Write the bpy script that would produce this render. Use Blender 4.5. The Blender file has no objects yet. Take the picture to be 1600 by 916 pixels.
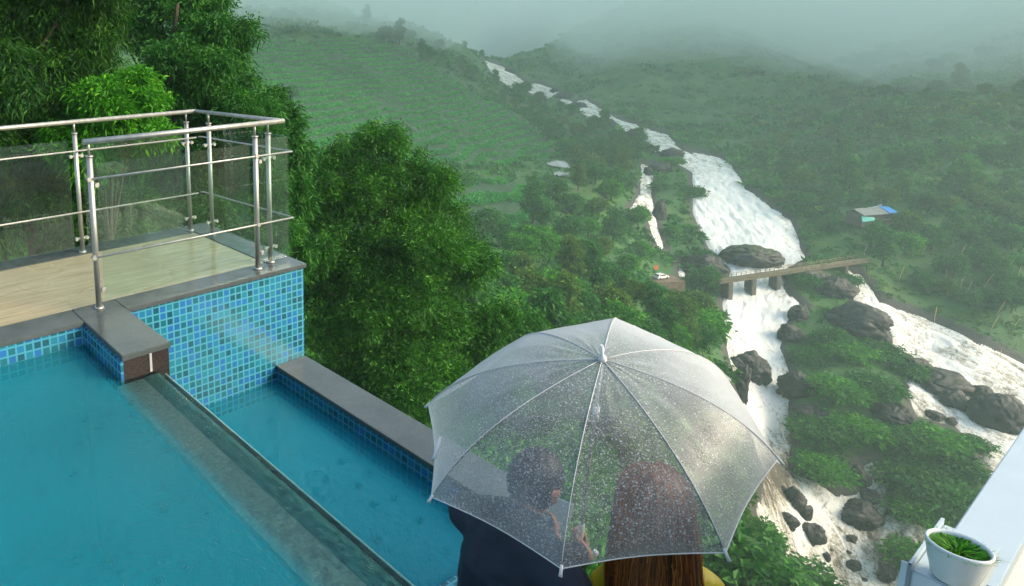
import bpy, bmesh, math, random
import numpy as np
from mathutils import Vector, Matrix, noise as mnoise
PI = math.pi
rnd = random.Random(7); rng = np.random.default_rng(7)
sc = bpy.context.scene
COL = sc.collection

# ---------------------------------------------------------------- camera
FPX, CX, CY = 1029.08, 334.8, 252.2
PITCH, ROLL, AL = math.radians(9.59), math.radians(-1.984), math.radians(31.306)
CAMZ = 1.6
def basis():
    F = np.array([0, math.cos(PITCH), -math.sin(PITCH)]); r = np.array([1.0, 0, 0]); u = np.cross(r, F)
    c, s = math.cos(ROLL), math.sin(ROLL)
    return np.array([c*r + s*u, -s*r + c*u, F])
MB_ = basis(); CAMP = np.array([0, 0, CAMZ])
cam = bpy.data.objects.new('camera', bpy.data.cameras.new('camera')); COL.objects.link(cam); sc.camera = cam
R = MB_[0]; U = MB_[1]; F = MB_[2]
cam.matrix_world = Matrix(((R[0], U[0], -F[0], 0), (R[1], U[1], -F[1], 0), (R[2], U[2], -F[2], CAMZ), (0, 0, 0, 1)))
cam.data.sensor_width = 36; cam.data.lens = FPX/1600*36
cam.data.shift_x = (800-CX)/1600; cam.data.shift_y = -(458-CY)/1600
cam.data.clip_start = 0.05; cam.data.clip_end = 6000
def ray(x, y): return MB_.T @ np.array([(x-CX)/FPX, -(y-CY)/FPX, 1.0])
def at(x, y, Y):
    d = ray(x, y); return CAMP + d*(Y/d[1])
def proj(P):
    v = (np.asarray(P)-CAMP) @ MB_.T
    return CX + FPX*v[..., 0]/v[..., 2], CY - FPX*v[..., 1]/v[..., 2]
def onz(x, y, z):
    d = ray(x, y); return CAMP + d*((z-CAMZ)/d[2])

# ---------------------------------------------------------------- world, sun, exposure
SUN_EL, SUN_AZ = math.radians(30), math.radians(108)     # azimuth clockwise from +Y
w = bpy.data.worlds.new('World'); sc.world = w; w.use_nodes = True
nt = w.node_tree; bg = nt.nodes['Background']
sky = nt.nodes.new('ShaderNodeTexSky'); sky.sky_type = 'NISHITA'; sky.sun_disc = False
sky.sun_elevation = SUN_EL; sky.sun_rotation = SUN_AZ; sky.air_density = 1.0; sky.dust_density = 4.0; sky.ozone_density = 1.0
nt.links.new(sky.outputs[0], bg.inputs[0]); bg.inputs[1].default_value = 0.15
sl = bpy.data.lights.new('sun', 'SUN'); sl.energy = 1.15; sl.angle = math.radians(25); sl.color = (1, 0.82, 0.62)
so = bpy.data.objects.new('sun', sl); COL.objects.link(so)
sd = Vector((math.sin(SUN_AZ)*math.cos(SUN_EL), math.cos(SUN_AZ)*math.cos(SUN_EL), math.sin(SUN_EL)))
so.rotation_euler = sd.to_track_quat('Z', 'Y').to_euler()
sc.view_settings.view_transform = 'Standard'; sc.view_settings.look = 'None'; sc.view_settings.gamma = 1
sc.view_settings.exposure = 1.25
sc.render.engine = 'CYCLES'
cy = sc.cycles
cy.max_bounces = 8; cy.diffuse_bounces = 2; cy.glossy_bounces = 3; cy.transmission_bounces = 6; cy.volume_bounces = 3
cy.transparent_max_bounces = 24; cy.use_denoising = True; cy.use_adaptive_sampling = True; cy.adaptive_threshold = 0.02
cy.caustics_reflective = False; cy.caustics_refractive = False

# ---------------------------------------------------------------- helpers
def tag(o, label=None, cat=None, group=None, kind=None):
    if label: o['label'] = label
    if cat: o['category'] = cat
    if group: o['group'] = group
    if kind: o['kind'] = kind
    return o
def empty(name, loc=(0, 0, 0), label=None, cat=None, group=None, rz=0):
    o = bpy.data.objects.new(name, None); COL.objects.link(o); o.location = Vector(loc); o.rotation_euler = (0, 0, rz)
    o.empty_display_size = 0.1
    return tag(o, label, cat, group)
def link(name, me, mat=None, parent=None):
    o = bpy.data.objects.new(name, me); COL.objects.link(o)
    if mat is not None: me.materials.append(mat)
    if parent is not None: o.parent = parent
    return o
def copy_tree(o, parent=None):
    c = o.copy(); COL.objects.link(c)
    if parent is not None: c.parent = parent
    for ch in list(o.children): copy_tree(ch, c)
    return c
def npmesh(name, V, Fq, smooth=False, attr=None, uv=None):
    """V (n,3), Fq (m,3|4) int"""
    me = bpy.data.meshes.new(name); V = np.asarray(V, dtype=np.float32); Fq = np.asarray(Fq, dtype=np.int32)
    m, k = Fq.shape
    me.vertices.add(len(V)); me.vertices.foreach_set('co', V.ravel())
    me.loops.add(m*k); me.loops.foreach_set('vertex_index', Fq.ravel())
    me.polygons.add(m); me.polygons.foreach_set('loop_start', np.arange(0, m*k, k, dtype=np.int32))
    me.polygons.foreach_set('loop_total', np.full(m, k, dtype=np.int32))
    me.polygons.foreach_set('use_smooth', np.full(m, smooth, dtype=bool))
    if attr:
        for nm, a in attr.items():
            at_ = me.attributes.new(nm, 'FLOAT', 'POINT'); at_.data.foreach_set('value', np.asarray(a, dtype=np.float32))
    me.update(calc_edges=True)
    return me
def boxuv(me):
    uvl = me.uv_layers.new(name='UVMap')
    for p in me.polygons:
        n = p.normal; ax = max(range(3), key=lambda i: abs(n[i]))
        for li in p.loop_indices:
            c = me.vertices[me.loops[li].vertex_index].co
            uvl.data[li].uv = ((c.y, c.z), (c.x, c.z), (c.x, c.y))[ax]
def boxes(name, bl, mat, parent=None, bevel=0.0, uv=True):
    """bl: list of (x0,x1,y0,y1,z0,z1)"""
    bm = bmesh.new()
    for b in bl:
        x0, x1, y0, y1, z0, z1 = b
        vs = [bm.verts.new(p) for p in ((x0, y0, z0), (x1, y0, z0), (x1, y1, z0), (x0, y1, z0), (x0, y0, z1), (x1, y0, z1), (x1, y1, z1), (x0, y1, z1))]
        for f in ((0, 3, 2, 1), (4, 5, 6, 7), (0, 1, 5, 4), (1, 2, 6, 5), (2, 3, 7, 6), (3, 0, 4, 7)):
            bm.faces.new([vs[i] for i in f])
    if bevel: bmesh.ops.bevel(bm, geom=bm.edges[:], offset=bevel, segments=2, affect='EDGES')
    bmesh.ops.recalc_face_normals(bm, faces=bm.faces[:])
    me = bpy.data.meshes.new(name); bm.to_mesh(me); bm.free()
    if uv: boxuv(me)
    return link(name, me, mat, parent)
def tube_vf(pts, rad, seg=8, cap=True):
    pts = [Vector(p) for p in pts]; n = len(pts)
    if not hasattr(rad, '__len__'): rad = [rad]*n
    V = []; Fc = []; prev = None
    for i, p in enumerate(pts):
        t = (pts[min(i+1, n-1)]-pts[max(i-1, 0)]).normalized()
        if prev is None:
            a = t.orthogonal().normalized()
        else:
            a = (prev - t*prev.dot(t)).normalized()
        prev = a; b = t.cross(a)
        for k in range(seg):
            an = 2*PI*k/seg; V.append(p + (a*math.cos(an)+b*math.sin(an))*rad[i])
    for i in range(n-1):
        for k in range(seg):
            k2 = (k+1) % seg
            Fc.append((i*seg+k, i*seg+k2, (i+1)*seg+k2, (i+1)*seg+k))
    if cap:
        Fc.append(tuple(range(seg-1, -1, -1))); Fc.append(tuple((n-1)*seg+k for k in range(seg)))
    return V, Fc
def tubes(name, lst, mat, parent=None, seg=8, smooth=True):
    V = []; Fc = []
    for pts, rad in lst:
        v, f = tube_vf(pts, rad, seg); o = len(V); V += v; Fc += [tuple(i+o for i in q) for q in f]
    me = bpy.data.meshes.new(name); me.from_pydata([tuple(v) for v in V], [], Fc); me.update()
    if smooth:
        for p in me.polygons: p.use_smooth = len(p.vertices) == 4
    return link(name, me, mat, parent)
def lathe(name, prof, mat, parent=None, seg=48, loc=(0, 0, 0)):
    V = []; Fc = []; n = len(prof)
    for r, z in prof:
        for k in range(seg):
            a = 2*PI*k/seg; V.append((loc[0]+r*math.cos(a), loc[1]+r*math.sin(a), loc[2]+z))
    for i in range(n-1):
        for k in range(seg):
            Fc.append((i*seg+k, i*seg+(k+1) % seg, (i+1)*seg+(k+1) % seg, (i+1)*seg+k))
    me = bpy.data.meshes.new(name); me.from_pydata(V, [], Fc); me.update()
    for p in me.polygons: p.use_smooth = True
    return link(name, me, mat, parent)

# ---------------------------------------------------------------- materials
class NT:
    def __init__(s, name):
        s.m = bpy.data.materials.new(name); s.m.use_nodes = True; s.t = s.m.node_tree
        s.b = s.t.nodes['Principled BSDF']; s.out = s.t.nodes['Material Output']
    def n(s, typ, **kw):
        nd = s.t.nodes.new('ShaderNode'+typ)
        for k, v in kw.items():
            if k.startswith('_'): setattr(nd, k[1:], v)
            else:
                key = int(k[1:]) if k[0] == 'i' and k[1:].isdigit() else k.replace('__', ' ')
                nd.inputs[key].default_value = v
        return nd
    def l(s, a, b): s.t.links.new(a, b)
    def ramp(s, fac, stops, interp='LINEAR'):
        r = s.n('ValToRGB'); r.color_ramp.interpolation = interp
        e = r.color_ramp.elements
        while len(e) > 1: e.remove(e[0])
        for i, (p, c) in enumerate(stops):
            el = e[0] if i == 0 else e.new(p)
            el.position = p; el.color = (*c, 1) if len(c) == 3 else c
        s.l(fac, r.inputs[0]); return r.outputs[0]
    def set(s, **kw):
        for k, v in kw.items():
            k = k.replace('__', ' ')
            if hasattr(v, 'is_linked') or hasattr(v, 'links'): s.l(v, s.b.inputs[k])
            else: s.b.inputs[k].default_value = (*v, 1) if isinstance(v, tuple) and len(v) == 3 else v
        return s
    def bump(s, h, dist=0.01, strength=0.5):
        b = s.n('Bump'); b.inputs['Strength'].default_value = strength; b.inputs['Distance'].default_value = dist
        s.l(h, b.inputs['Height']); return b.outputs[0]
    def math(s, op, a, b=None):
        m = s.n('Math', _operation=op)
        for i, v in enumerate((a, b)):
            if v is None: continue
            if hasattr(v, 'links'): s.l(v, m.inputs[i])
            else: m.inputs[i].default_value = v
        return m.outputs[0]
    def mix(s, fac, a, b, blend='MIX'):
        m = s.n('Mix', _data_type='RGBA', _blend_type=blend)
        for i, v in ((0, fac), (6, a), (7, b)):
            if hasattr(v, 'links'): s.l(v, m.inputs[i])
            else: m.inputs[i].default_value = (*v, 1) if isinstance(v, tuple) else v
        return m.outputs[2]
    def noise(s, scale, detail=4, rough=.55, vec=None, dist=0.0):
        n = s.n('TexNoise'); n.inputs['Scale'].default_value = scale; n.inputs['Detail'].default_value = detail
        n.inputs['Roughness'].default_value = rough; n.inputs['Distortion'].default_value = dist
        if vec is not None: s.l(vec, n.inputs['Vector'])
        return n.outputs[0]
    def obj(s): return s.n('TexCoord').outputs['Object']
    def geo(s): return s.n('NewGeometry').outputs['Position']
    def uv(s): return s.n('TexCoord').outputs['UV']
    def scaled(s, vec, sc_):
        m = s.n('Mapping'); s.l(vec, m.inputs[0]); m.inputs['Scale'].default_value = sc_; return m.outputs[0]

def simple(name, col, rough=.6, metal=0.0, noise_amt=.12, scale=20, bump=0.0, spec=.5, coat=0.0):
    t = NT(name); v = t.obj(); n = t.noise(scale, 5, .6, v)
    c0 = tuple(max(0, x*(1-noise_amt)) for x in col); c1 = tuple(min(1, x*(1+noise_amt)) for x in col)
    t.set(Base__Color=t.ramp(n, [(.3, c0), (.7, c1)]), Roughness=rough, Metallic=metal)
    t.b.inputs['Specular IOR Level'].default_value = spec
    t.b.inputs['Coat Weight'].default_value = coat
    if bump: t.set(Normal=t.bump(n, bump, .6))
    return t.m

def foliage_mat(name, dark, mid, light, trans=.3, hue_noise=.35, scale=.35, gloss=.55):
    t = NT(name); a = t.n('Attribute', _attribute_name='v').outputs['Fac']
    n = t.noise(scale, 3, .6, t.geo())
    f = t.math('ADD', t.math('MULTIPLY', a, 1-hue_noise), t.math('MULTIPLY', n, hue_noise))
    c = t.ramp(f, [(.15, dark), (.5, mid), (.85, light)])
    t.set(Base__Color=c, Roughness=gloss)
    t.b.inputs['Specular IOR Level'].default_value = .22
    tr = t.n('BsdfTranslucent'); t.l(c, tr.inputs[0]); mx = t.n('MixShader', i0=trans)
    t.l(t.b.outputs[0], mx.inputs[1]); t.l(tr.outputs[0], mx.inputs[2]); t.l(mx.outputs[0], t.out.inputs[0])
    return t.m
M = {}
M['leaf_near'] = foliage_mat('leaf_near', (.005, .042, .006), (.024, .135, .010), (.10, .33, .018))
M['leaf_dark'] = foliage_mat('leaf_dark', (.004, .03, .005), (.016, .09, .008), (.08, .24, .014))
M['leaf_wet'] = foliage_mat('leaf_wet', (.008, .055, .010), (.024, .14, .016), (.08, .27, .025))
M['leaf_far'] = foliage_mat('leaf_far', (.010, .065, .012), (.03, .165, .02), (.09, .32, .035), scale=.06)
M['leaf_olive'] = foliage_mat('leaf_olive', (.025, .08, .008), (.07, .16, .015), (.16, .30, .03), scale=.06)
M['leaf_bright'] = foliage_mat('leaf_bright', (.014, .10, .005), (.045, .24, .008), (.14, .44, .015), scale=.2)
M['tea'] = foliage_mat('tea', (.016, .16, .022), (.036, .31, .035), (.11, .48, .05), scale=.03)
M['bark'] = simple('bark', (.06, .045, .03), .9, scale=12, noise_amt=.4, bump=.02)
M['stone_coping'] = NT('granite_coping')
t = M['stone_coping']; g = t.noise(260, 2, .7, t.obj()); g2 = t.noise(5, 4, .6, t.obj())
t.set(Base__Color=t.mix(.5, t.ramp(g, [(.35, (.025, .035, .035)), (.65, (.12, .145, .14))]), t.ramp(g2, [(.3, (.045, .06, .06)), (.7, (.10, .12, .118))])), Roughness=t.ramp(g2, [(.3, (.10,)*3), (.7, (.24,)*3)]))
t.set(Normal=t.bump(t.noise(90, 2, .5, t.obj()), .0015, .35)); M['stone_coping'] = t.m
M['stone_dark'] = simple('granite_dark', (.035, .028, .024), .25, scale=90, noise_amt=.5)

def tile_mat(name, pitch, cols, grout, gw=.11, vari=1.0, rough=.22, bumpd=.002):
    t = NT(name); uv = t.uv(); s = t.scaled(uv, (1/pitch, 1/pitch, 1))
    sep = t.n('SeparateXYZ'); t.l(s, sep.inputs[0])
    fx = t.math('FRACT', sep.outputs[0]); fy = t.math('FRACT', sep.outputs[1])
    cx_ = t.math('FLOOR', sep.outputs[0]); cy_ = t.math('FLOOR', sep.outputs[1])
    cv = t.n('CombineXYZ'); t.l(cx_, cv.inputs[0]); t.l(cy_, cv.inputs[1])
    wn = t.n('TexWhiteNoise'); wn.noise_dimensions = '2D'; t.l(cv.outputs[0], wn.inputs['Vector'])
    tc = t.ramp(wn.outputs[0], [(i/len(cols), c) for i, c in enumerate(cols)], 'CONSTANT')
    ex = t.math('ABSOLUTE', t.math('SUBTRACT', fx, .5)); ey = t.math('ABSOLUTE', t.math('SUBTRACT', fy, .5))
    e = t.math('MAXIMUM', ex, ey); msk = t.math('GREATER_THAN', e, .5-gw)
    big = t.noise(1.3, 3, .6, uv); tc2 = t.mix(t.math('MULTIPLY', big, .25), tc, (.12, .35, .30))
    t.set(Base__Color=t.mix(msk, tc2, grout), Roughness=t.mix(msk, (rough,)*3, (.6,)*3))
    h = t.math('SUBTRACT', 1, msk); t.set(Normal=t.bump(h, bumpd, .6)); return t.m
M['mosaic'] = tile_mat('mosaic_tiles', .05, [(.004, .09, .30), (.0, .08, .14), (.006, .14, .32), (.0, .05, .10), (.008, .11, .38), (.0, .10, .15), (.006, .16, .26)], (.05, .28, .37))
M['basin'] = tile_mat('basin_tiles', .025, [(.02, .42, .52), (.02, .415, .515), (.02, .425, .525), (.02, .42, .52)], (.02, .42, .52), rough=.4)
t = NT('weir_wet'); n = t.noise(14, 5, .6, t.scaled(t.obj(), (3, .6, 1)))
t.set(Base__Color=t.ramp(n, [(.3, (.045, .15, .115)), (.7, (.10, .25, .19))]), Roughness=.12, Normal=t.bump(n, .006, .5)); M['weir_wet'] = t.m
M['weir_stone'] = simple('weir_stone', (.34, .32, .25), .3, scale=60, noise_amt=.2)
t = NT('wood_deck'); v = t.scaled(t.obj(), (1.2, 14, 1)); n = t.noise(2.2, 6, .6, v, 1.0); n2 = t.noise(.9, 3, .5, t.obj())
c = t.ramp(n, [(.25, (.22, .17, .09)), (.5, (.40, .34, .20)), (.8, (.54, .48, .31))])
t.set(Base__Color=t.mix(t.math('MULTIPLY', n2, .5), c, (.26, .25, .17)), Roughness=t.ramp(n2, [(.35, (.12,)*3), (.65, (.38,)*3)]))
t.set(Normal=t.bump(n, .001, .3)); M['deck'] = t.m
t = NT('steel'); n = t.noise(30, 3, .5, t.scaled(t.obj(), (1, 1, .1)))
t.set(Base__Color=t.ramp(n, [(.3, (.36, .37, .34)), (.7, (.48, .48, .44))]), Metallic=.85, Roughness=.5); M['steel'] = t.m
def glass_mat(name, tint, ior=1.45, rough=.02, drops=False, haze=.0):
    t = NT(name); lw_ = t.n('LayerWeight'); lw_.inputs[0].default_value = .5; fr_ = t.math('ADD', t.math('MULTIPLY', t.math('POWER', lw_.outputs['Facing'], 5.0), .9), .035); tr = t.n('BsdfTransparent'); tr.inputs[0].default_value = (*tint, 1)
    gl = t.n('BsdfGlossy', Roughness=rough); mx = t.n('MixShader'); t.l(fr_, mx.inputs[0]); t.l(tr.outputs[0], mx.inputs[1]); t.l(gl.outputs[0], mx.inputs[2])
    last = mx
    if haze:
        df = t.n('BsdfDiffuse'); df.inputs[0].default_value = (.55, .72, .66, 1)
        n = t.noise(3, 4, .6, t.obj()); hz = t.math('MULTIPLY', n, haze*2)
        m2 = t.n('MixShader'); t.l(hz, m2.inputs[0]); t.l(mx.outputs[0], m2.inputs[1]); t.l(df.outputs[0], m2.inputs[2]); last = m2
    t.l(last.outputs[0], t.out.inputs[0]); return t.m
M['glass'] = glass_mat('railing_glass', (.90, .97, .94), haze=.012)
M['glass_edge'] = simple('glass_edge', (.14, .32, .28), .15, noise_amt=.05)
# pool water: tinted clear sheet, rain-dimpled
def water_mat(name, tint, murk, col):
    t = NT(name); g = t.geo(); mk = t.n('Attribute', _attribute_name='murk').outputs['Fac']
    a = t.noise(22, 3, .6, g, .6); b = t.noise(70, 2, .5, g)
    vo = t.n('TexVoronoi'); vo.inputs['Scale'].default_value = 9; t.l(g, vo.inputs['Vector'])
    ring = t.math('MULTIPLY', t.math('SINE', t.math('MULTIPLY', vo.outputs['Distance'], 60)), t.math('MAXIMUM', t.math('SUBTRACT', .42, vo.outputs['Distance']), 0))
    h = t.math('ADD', t.math('ADD', a, t.math('MULTIPLY', b, .35)), t.math('MULTIPLY', ring, .5))
    nm = t.bump(h, .013, .8)
    fr = t.n('Fresnel', IOR=1.33); t.l(nm, fr.inputs['Normal'])
    tr = t.n('BsdfTransparent'); tr.inputs[0].default_value = (*tint, 1)
    df = t.n('BsdfDiffuse'); t.l(t.ramp(t.noise(1.1, 3, .5, g), [(.3, tuple(x*.85 for x in col)), (.7, tuple(x*1.1 for x in col))]), df.inputs[0]); t.l(t.bump(h, .012, .8), df.inputs['Normal'])
    m0 = t.n('MixShader'); t.l(t.math('MULTIPLY', mk, murk), m0.inputs[0]); t.l(tr.outputs[0], m0.inputs[1]); t.l(df.outputs[0], m0.inputs[2])
    gl = t.n('BsdfGlossy', Roughness=.06); t.l(nm, gl.inputs['Normal'])
    mx = t.n('MixShader'); t.l(fr.outputs[0], mx.inputs[0]); t.l(m0.outputs[0], mx.inputs[1]); t.l(gl.outputs[0], mx.inputs[2])
    t.l(mx.outputs[0], t.out.inputs[0]); return t.m
M['water'] = water_mat('pool_water', (.58, .91, .93), .45, (.012, .32, .39))
M['water2'] = water_mat('pool_water_lower', (.62, .95, .97), .42, (.012, .38, .52))
M['white_paint'] = simple('white_paint', (.38, .47, .50), .35, scale=9, noise_amt=.05, bump=.001)
M['render_wall'] = simple('render_wall', (.5, .52, .5), .8, scale=4, noise_amt=.1, bump=.004)
M['ceramic'] = simple('ceramic', (.50, .57, .56), .25, noise_amt=.03)
M['soil'] = simple('soil', (.03, .02, .012), .9, noise_amt=.4, scale=60, bump=.003)
M['concrete'] = simple('concrete', (.15, .12, .065), .8, scale=1.5, noise_amt=.3, bump=.03)
M['rust_concrete'] = simple('pier_concrete', (.10, .085, .07), .85, scale=.8, noise_amt=.4, bump=.05)

# ---------------------------------------------------------------- terrain surface
# control points: (x, y of the photo, forward distance)
CP = [
 # river bed, upstream to downstream
 (1600,590,155),(1600,690,137),(1450,545,166),(1300,850,122),(1300,930,114),(1150,480,180),(1330,430,188),(1200,380,205),(1100,300,242),(1115,250,280),
 (1030,215,318),(930,175,390),(860,145,490),(790,112,660),(1200,690,141),(1170,600,155),(1290,610,150),(1400,650,142),(1430,760,130),(1540,720,133),(1250,470,180),(1280,410,194),
 # left side slope
 (1032,445,186),(950,300,215),(850,480,112),(700,430,118),(900,390,158),(870,268,245),(725,340,185),(600,240,232),(480,235,205),(380,180,220),(450,80,330),(400,45,365),
 (650,110,345),(560,60,400),(800,175,365),(735,88,470),(720,150,330),(830,195,340),(900,230,310),(960,250,275),(1010,300,245),(1040,380,208),(380,10,520),(745,104,640),(740,70,1050),(640,48,480),(640,60,640),(772,106,650),
 (1080,500,135),(1130,560,146),(1150,640,130),(1160,900,84),(1230,930,98),(1020,560,98),(850,620,62),(560,700,23),(480,420,70),(760,640,40),(950,760,50),
 # right side slope
 (1262,380,206),(1300,345,212),(1350,330,212),(1358,350,206),(1400,260,232),(1500,160,285),(1600,250,225),(1600,100,310),(1300,150,365),(1300,50,520),(1100,110,450),(1000,30,560),(870,66,600),(930,36,590),(830,92,640),(900,84,900),(820,84,950),(1050,-20,600),(840,60,1300),
 (1150,205,335),(1200,240,290),(1600,450,178),(1450,410,190),(1600,545,164),(1500,480,175),(1600,0,430),(1250,280,250),(950,110,480),(1050,170,400),
 # beyond the frame
 (1300,-100,800),(1000,-90,1000),(750,-90,1100),(400,-100,800),(0,-60,600),(0,60,300),(0,250,120),(-400,100,300),(-400,400,60),(1900,-100,500),(1900,200,250),(1900,500,185),(1900,750,150),(1900,1000,110),(2300,300,250),(2300,800,160),(1500,900,113),(1650,1000,100),
]
cu = []; cv = []; cw = []
for x, y, Y in CP:
    p = at(x, y, Y); cu.append(p[0]/Y); cv.append(math.log(Y)); cw.append((p[2]-CAMZ)/Y)
for u_, Y, z in [(-1.2, 6, -9), (0, 6, -9), (.8, 6, -10), (1.8, 6, -12), (-.8, 13, -10), (-.2, 13, -10), (.3, 14, -13), (1.0, 14, -18), (2.0, 14, -22), (-.3, 30, -14), (.8, 40, -40), (1.4, 50, -55), (2.2, 60, -70), (-1.5, 60, -15), (-1.5, 400, 40), (.3, 1600, 420), (1.0, 1600, 420), (1.6, 1500, 420), (-.8, 1500, 300), (2.6, 600, 120)]:
    cu.append(u_); cv.append(math.log(Y)); cw.append(z/Y)
cu = np.array(cu); cv = np.array(cv); cw = np.array(cw)
def tk(r2): return .5*r2*np.log(r2+1e-12)
VS = 1.0
def _K(u, v): return tk((u[:, None]-cu[None])**2*1.6 + ((v[:, None]-cv[None])*VS)**2)
n_ = len(cu); A_ = np.zeros((n_+3, n_+3)); A_[:n_, :n_] = _K(cu, cv) + 2e-4*np.eye(n_)
A_[:n_, n_:] = np.stack([np.ones(n_), cu, cv], 1); A_[n_:, :n_] = A_[:n_, n_:].T
CO = np.linalg.solve(A_, np.concatenate([cw, np.zeros(3)]))
def wsurf(u, v):
    out = np.empty(len(u))
    for s in range(0, len(u), 20000):
        e = min(len(u), s+20000); k = _K(u[s:e], v[s:e])
        out[s:e] = k@CO[:n_] + CO[n_] + CO[n_+1]*u[s:e] + CO[n_+2]*v[s:e]
    return out
def fbm2(x, y, seed=0, oct=4):
    """cheap smooth value noise"""
    out = np.zeros_like(x); amp = 1.0; tot = 0
    for o in range(oct):
        xi = np.floor(x).astype(np.int64); yi = np.floor(y).astype(np.int64); fx = x-xi; fy = y-yi
        fx = fx*fx*(3-2*fx); fy = fy*fy*(3-2*fy)
        def h(a, b):
            n = (a*374761393 + b*668265263 + seed*1274126177 + o*97531) & 0x7fffffff
            n = ((n ^ (n >> 13))*1274126177) & 0x7fffffff
            return ((n ^ (n >> 16)) & 0xffff)/65535.0
        v = h(xi, yi)*(1-fx)*(1-fy)+h(xi+1, yi)*fx*(1-fy)+h(xi, yi+1)*(1-fx)*fy+h(xi+1, yi+1)*fx*fy
        out += v*amp; tot += amp; amp *= .5; x = x*2.03+17.1; y = y*2.03+5.3
    return out/tot
def base_z(X, Y):
    X = np.atleast_1d(np.asarray(X, float)); Y = np.atleast_1d(np.asarray(Y, float))
    z = CAMZ + Y*wsurf(X/Y, np.log(Y))
    return np.where(z > 90, 90+75*(1-np.exp(-(z-90)/75)), z)
# river outlines (photo pixels, put on the terrain below)
RIV = [[(755,92),(785,101),(796,108),(822,126),(845,130),(872,140),(896,158),(915,152),(965,183),(1045,208),(1068,232),(1140,246),(1168,292),(1238,338),(1262,400),(1236,415),(1228,445),(1262,478),(1235,500),(1222,540),(1240,590),(1238,640),(1240,690),(1235,725),(1310,765),(1345,760),(1332,722),(1365,712),(1398,780),(1440,815),(1480,835),(1460,870),(1420,885),(1395,940),(1240,940),(1195,880),(1178,790),(1192,740),(1175,690),(1148,600),(1133,540),(1126,470),(1140,420),(1105,385),(1080,330),(1080,268),(1030,240),(1000,223),(985,214),(950,198),(925,190),(905,172),(884,163),(868,150),(850,154),(822,142),(800,138),(778,124),(764,108)],
 [(1320,415),(1344,422),(1380,466),(1440,488),(1500,513),(1600,563),(1780,640),(1780,820),(1600,745),(1545,740),(1515,690),(1490,665),(1428,650),(1412,600),(1425,575),(1395,545),(1385,500),(1330,465),(1318,435)],
 [(1000,250),(1024,258),(1020,300),(1030,350),(1042,388),(1028,390),(1012,350),(998,318),(985,335),(978,330),(998,300)],
 [(1058,404),(1066,405),(1075,432),(1059,432)]]
def inpoly(px, py, poly):
    r = np.zeros(px.shape, bool); n = len(poly)
    for i in range(n):
        x0, y0 = poly[i]; x1, y1 = poly[(i+1) % n]
        c = ((y0 > py) != (y1 > py)); 
        if y0 == y1: continue
        xx = (x1-x0)*(py-y0)/(y1-y0)+x0
        r ^= c & (px < xx)
    return r
def edgedist(px, py, poly):
    d = np.full(px.shape, 1e9); n = len(poly)
    for i in range(n):
        x0, y0 = poly[i]; x1, y1 = poly[(i+1) % n]; dx, dy = x1-x0, y1-y0
        t_ = np.clip(((px-x0)*dx+(py-y0)*dy)/(dx*dx+dy*dy+1e-9), 0, 1)
        d = np.minimum(d, np.hypot(px-x0-t_*dx, py-y0-t_*dy))
    return d
def river_sd(X, Y, Z):
    """signed distance to the bank in metres (positive inside the river)"""
    px, py = proj(np.stack([X, Y, Z], -1)); s = np.full(px.shape, -1e9)
    ok = (px > 700) & (px < 1850) & (py > 60) & (py < 1000)
    for poly in RIV:
        a = np.full(px.shape, -1e9); d = edgedist(px[ok], py[ok], poly); ins = inpoly(px[ok], py[ok], poly)
        a[ok] = np.where(ins, d, -d); s = np.maximum(s, a)
    return s*Y/FPX*1.3
def ground(X, Y):
    X = np.atleast_1d(np.asarray(X, float)); Y = np.atleast_1d(np.asarray(Y, float)); z = base_z(X, Y)
    sd_ = river_sd(X, Y, z)
    far = np.clip((Y-40)/60, 0, 1)
    away = np.clip(-sd_/14, 0, 1)
    z2 = z + far*away*((fbm2(X/26, Y/26, 3, 4)-.5)*9 + (fbm2(X/7, Y/7, 5, 3)-.5)*2.2)*np.clip(Y/300, .5, 1.4)
    z2 = z2 - np.clip((sd_+1.0)/4, 0, 1)*1.8
    return z2, z, sd_
print('control points', n_)
# fan grid
us = np.concatenate([np.linspace(-2.2, -.45, 30)[:-1], np.linspace(-.45, 1.5, 520), np.linspace(1.5, 3.2, 30)[1:]])
vs = np.concatenate([np.linspace(math.log(4.5), math.log(60), 50)[:-1], np.linspace(math.log(60), math.log(700), 520), np.linspace(math.log(700), math.log(1900), 40)[1:]])
UU, VV = np.meshgrid(us, vs); YY = np.exp(VV).ravel(); XX = UU.ravel()*YY
GZ, BZ, SD = ground(XX, YY)
nu, nv = len(us), len(vs)
def gridfaces(nu, nv, keep=None):
    i = np.arange(nu-1)[None, :] + np.arange(nv-1)[:, None]*nu
    f = np.stack([i, i+1, i+1+nu, i+nu], -1).reshape(-1, 4)
    if keep is not None: f = f[keep[f].any(1)]
    return f
TEA = [[(380,70),(520,60),(640,80),(760,160),(860,225),(870,240),(760,262),(640,262),(440,262),(380,260)], [(690,292),(800,280),(850,300),(860,340),(760,372),(680,330)]]
def tea_mask(X, Y, Z):
    px, py = proj(np.stack([X, Y, Z], -1)); m = np.zeros(px.shape, bool)
    for p in TEA: m |= inpoly(px, py, p)
    return m & (Y > 120)
TM = tea_mask(XX, YY, BZ).astype(float)
terr = npmesh('terrain', np.stack([XX, YY, GZ], 1), gridfaces(nu, nv), smooth=True, attr={'bank': SD, 'tea': TM})
t = NT('terrain_soil'); g = t.geo()
bank = t.n('Attribute', _attribute_name='bank').outputs['Fac']; tea = t.n('Attribute', _attribute_name='tea').outputs['Fac']
n1 = t.noise(.05, 5, .6, g); n2 = t.noise(.6, 5, .65, g); n3 = t.noise(4, 4, .6, g)
green = t.ramp(n1, [(.3, (.012, .07, .012)), (.5, (.035, .13, .018)), (.72, (.08, .15, .02))])
green = t.mix(t.math('MULTIPLY', n2, .6), green, (.02, .08, .012))
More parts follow.
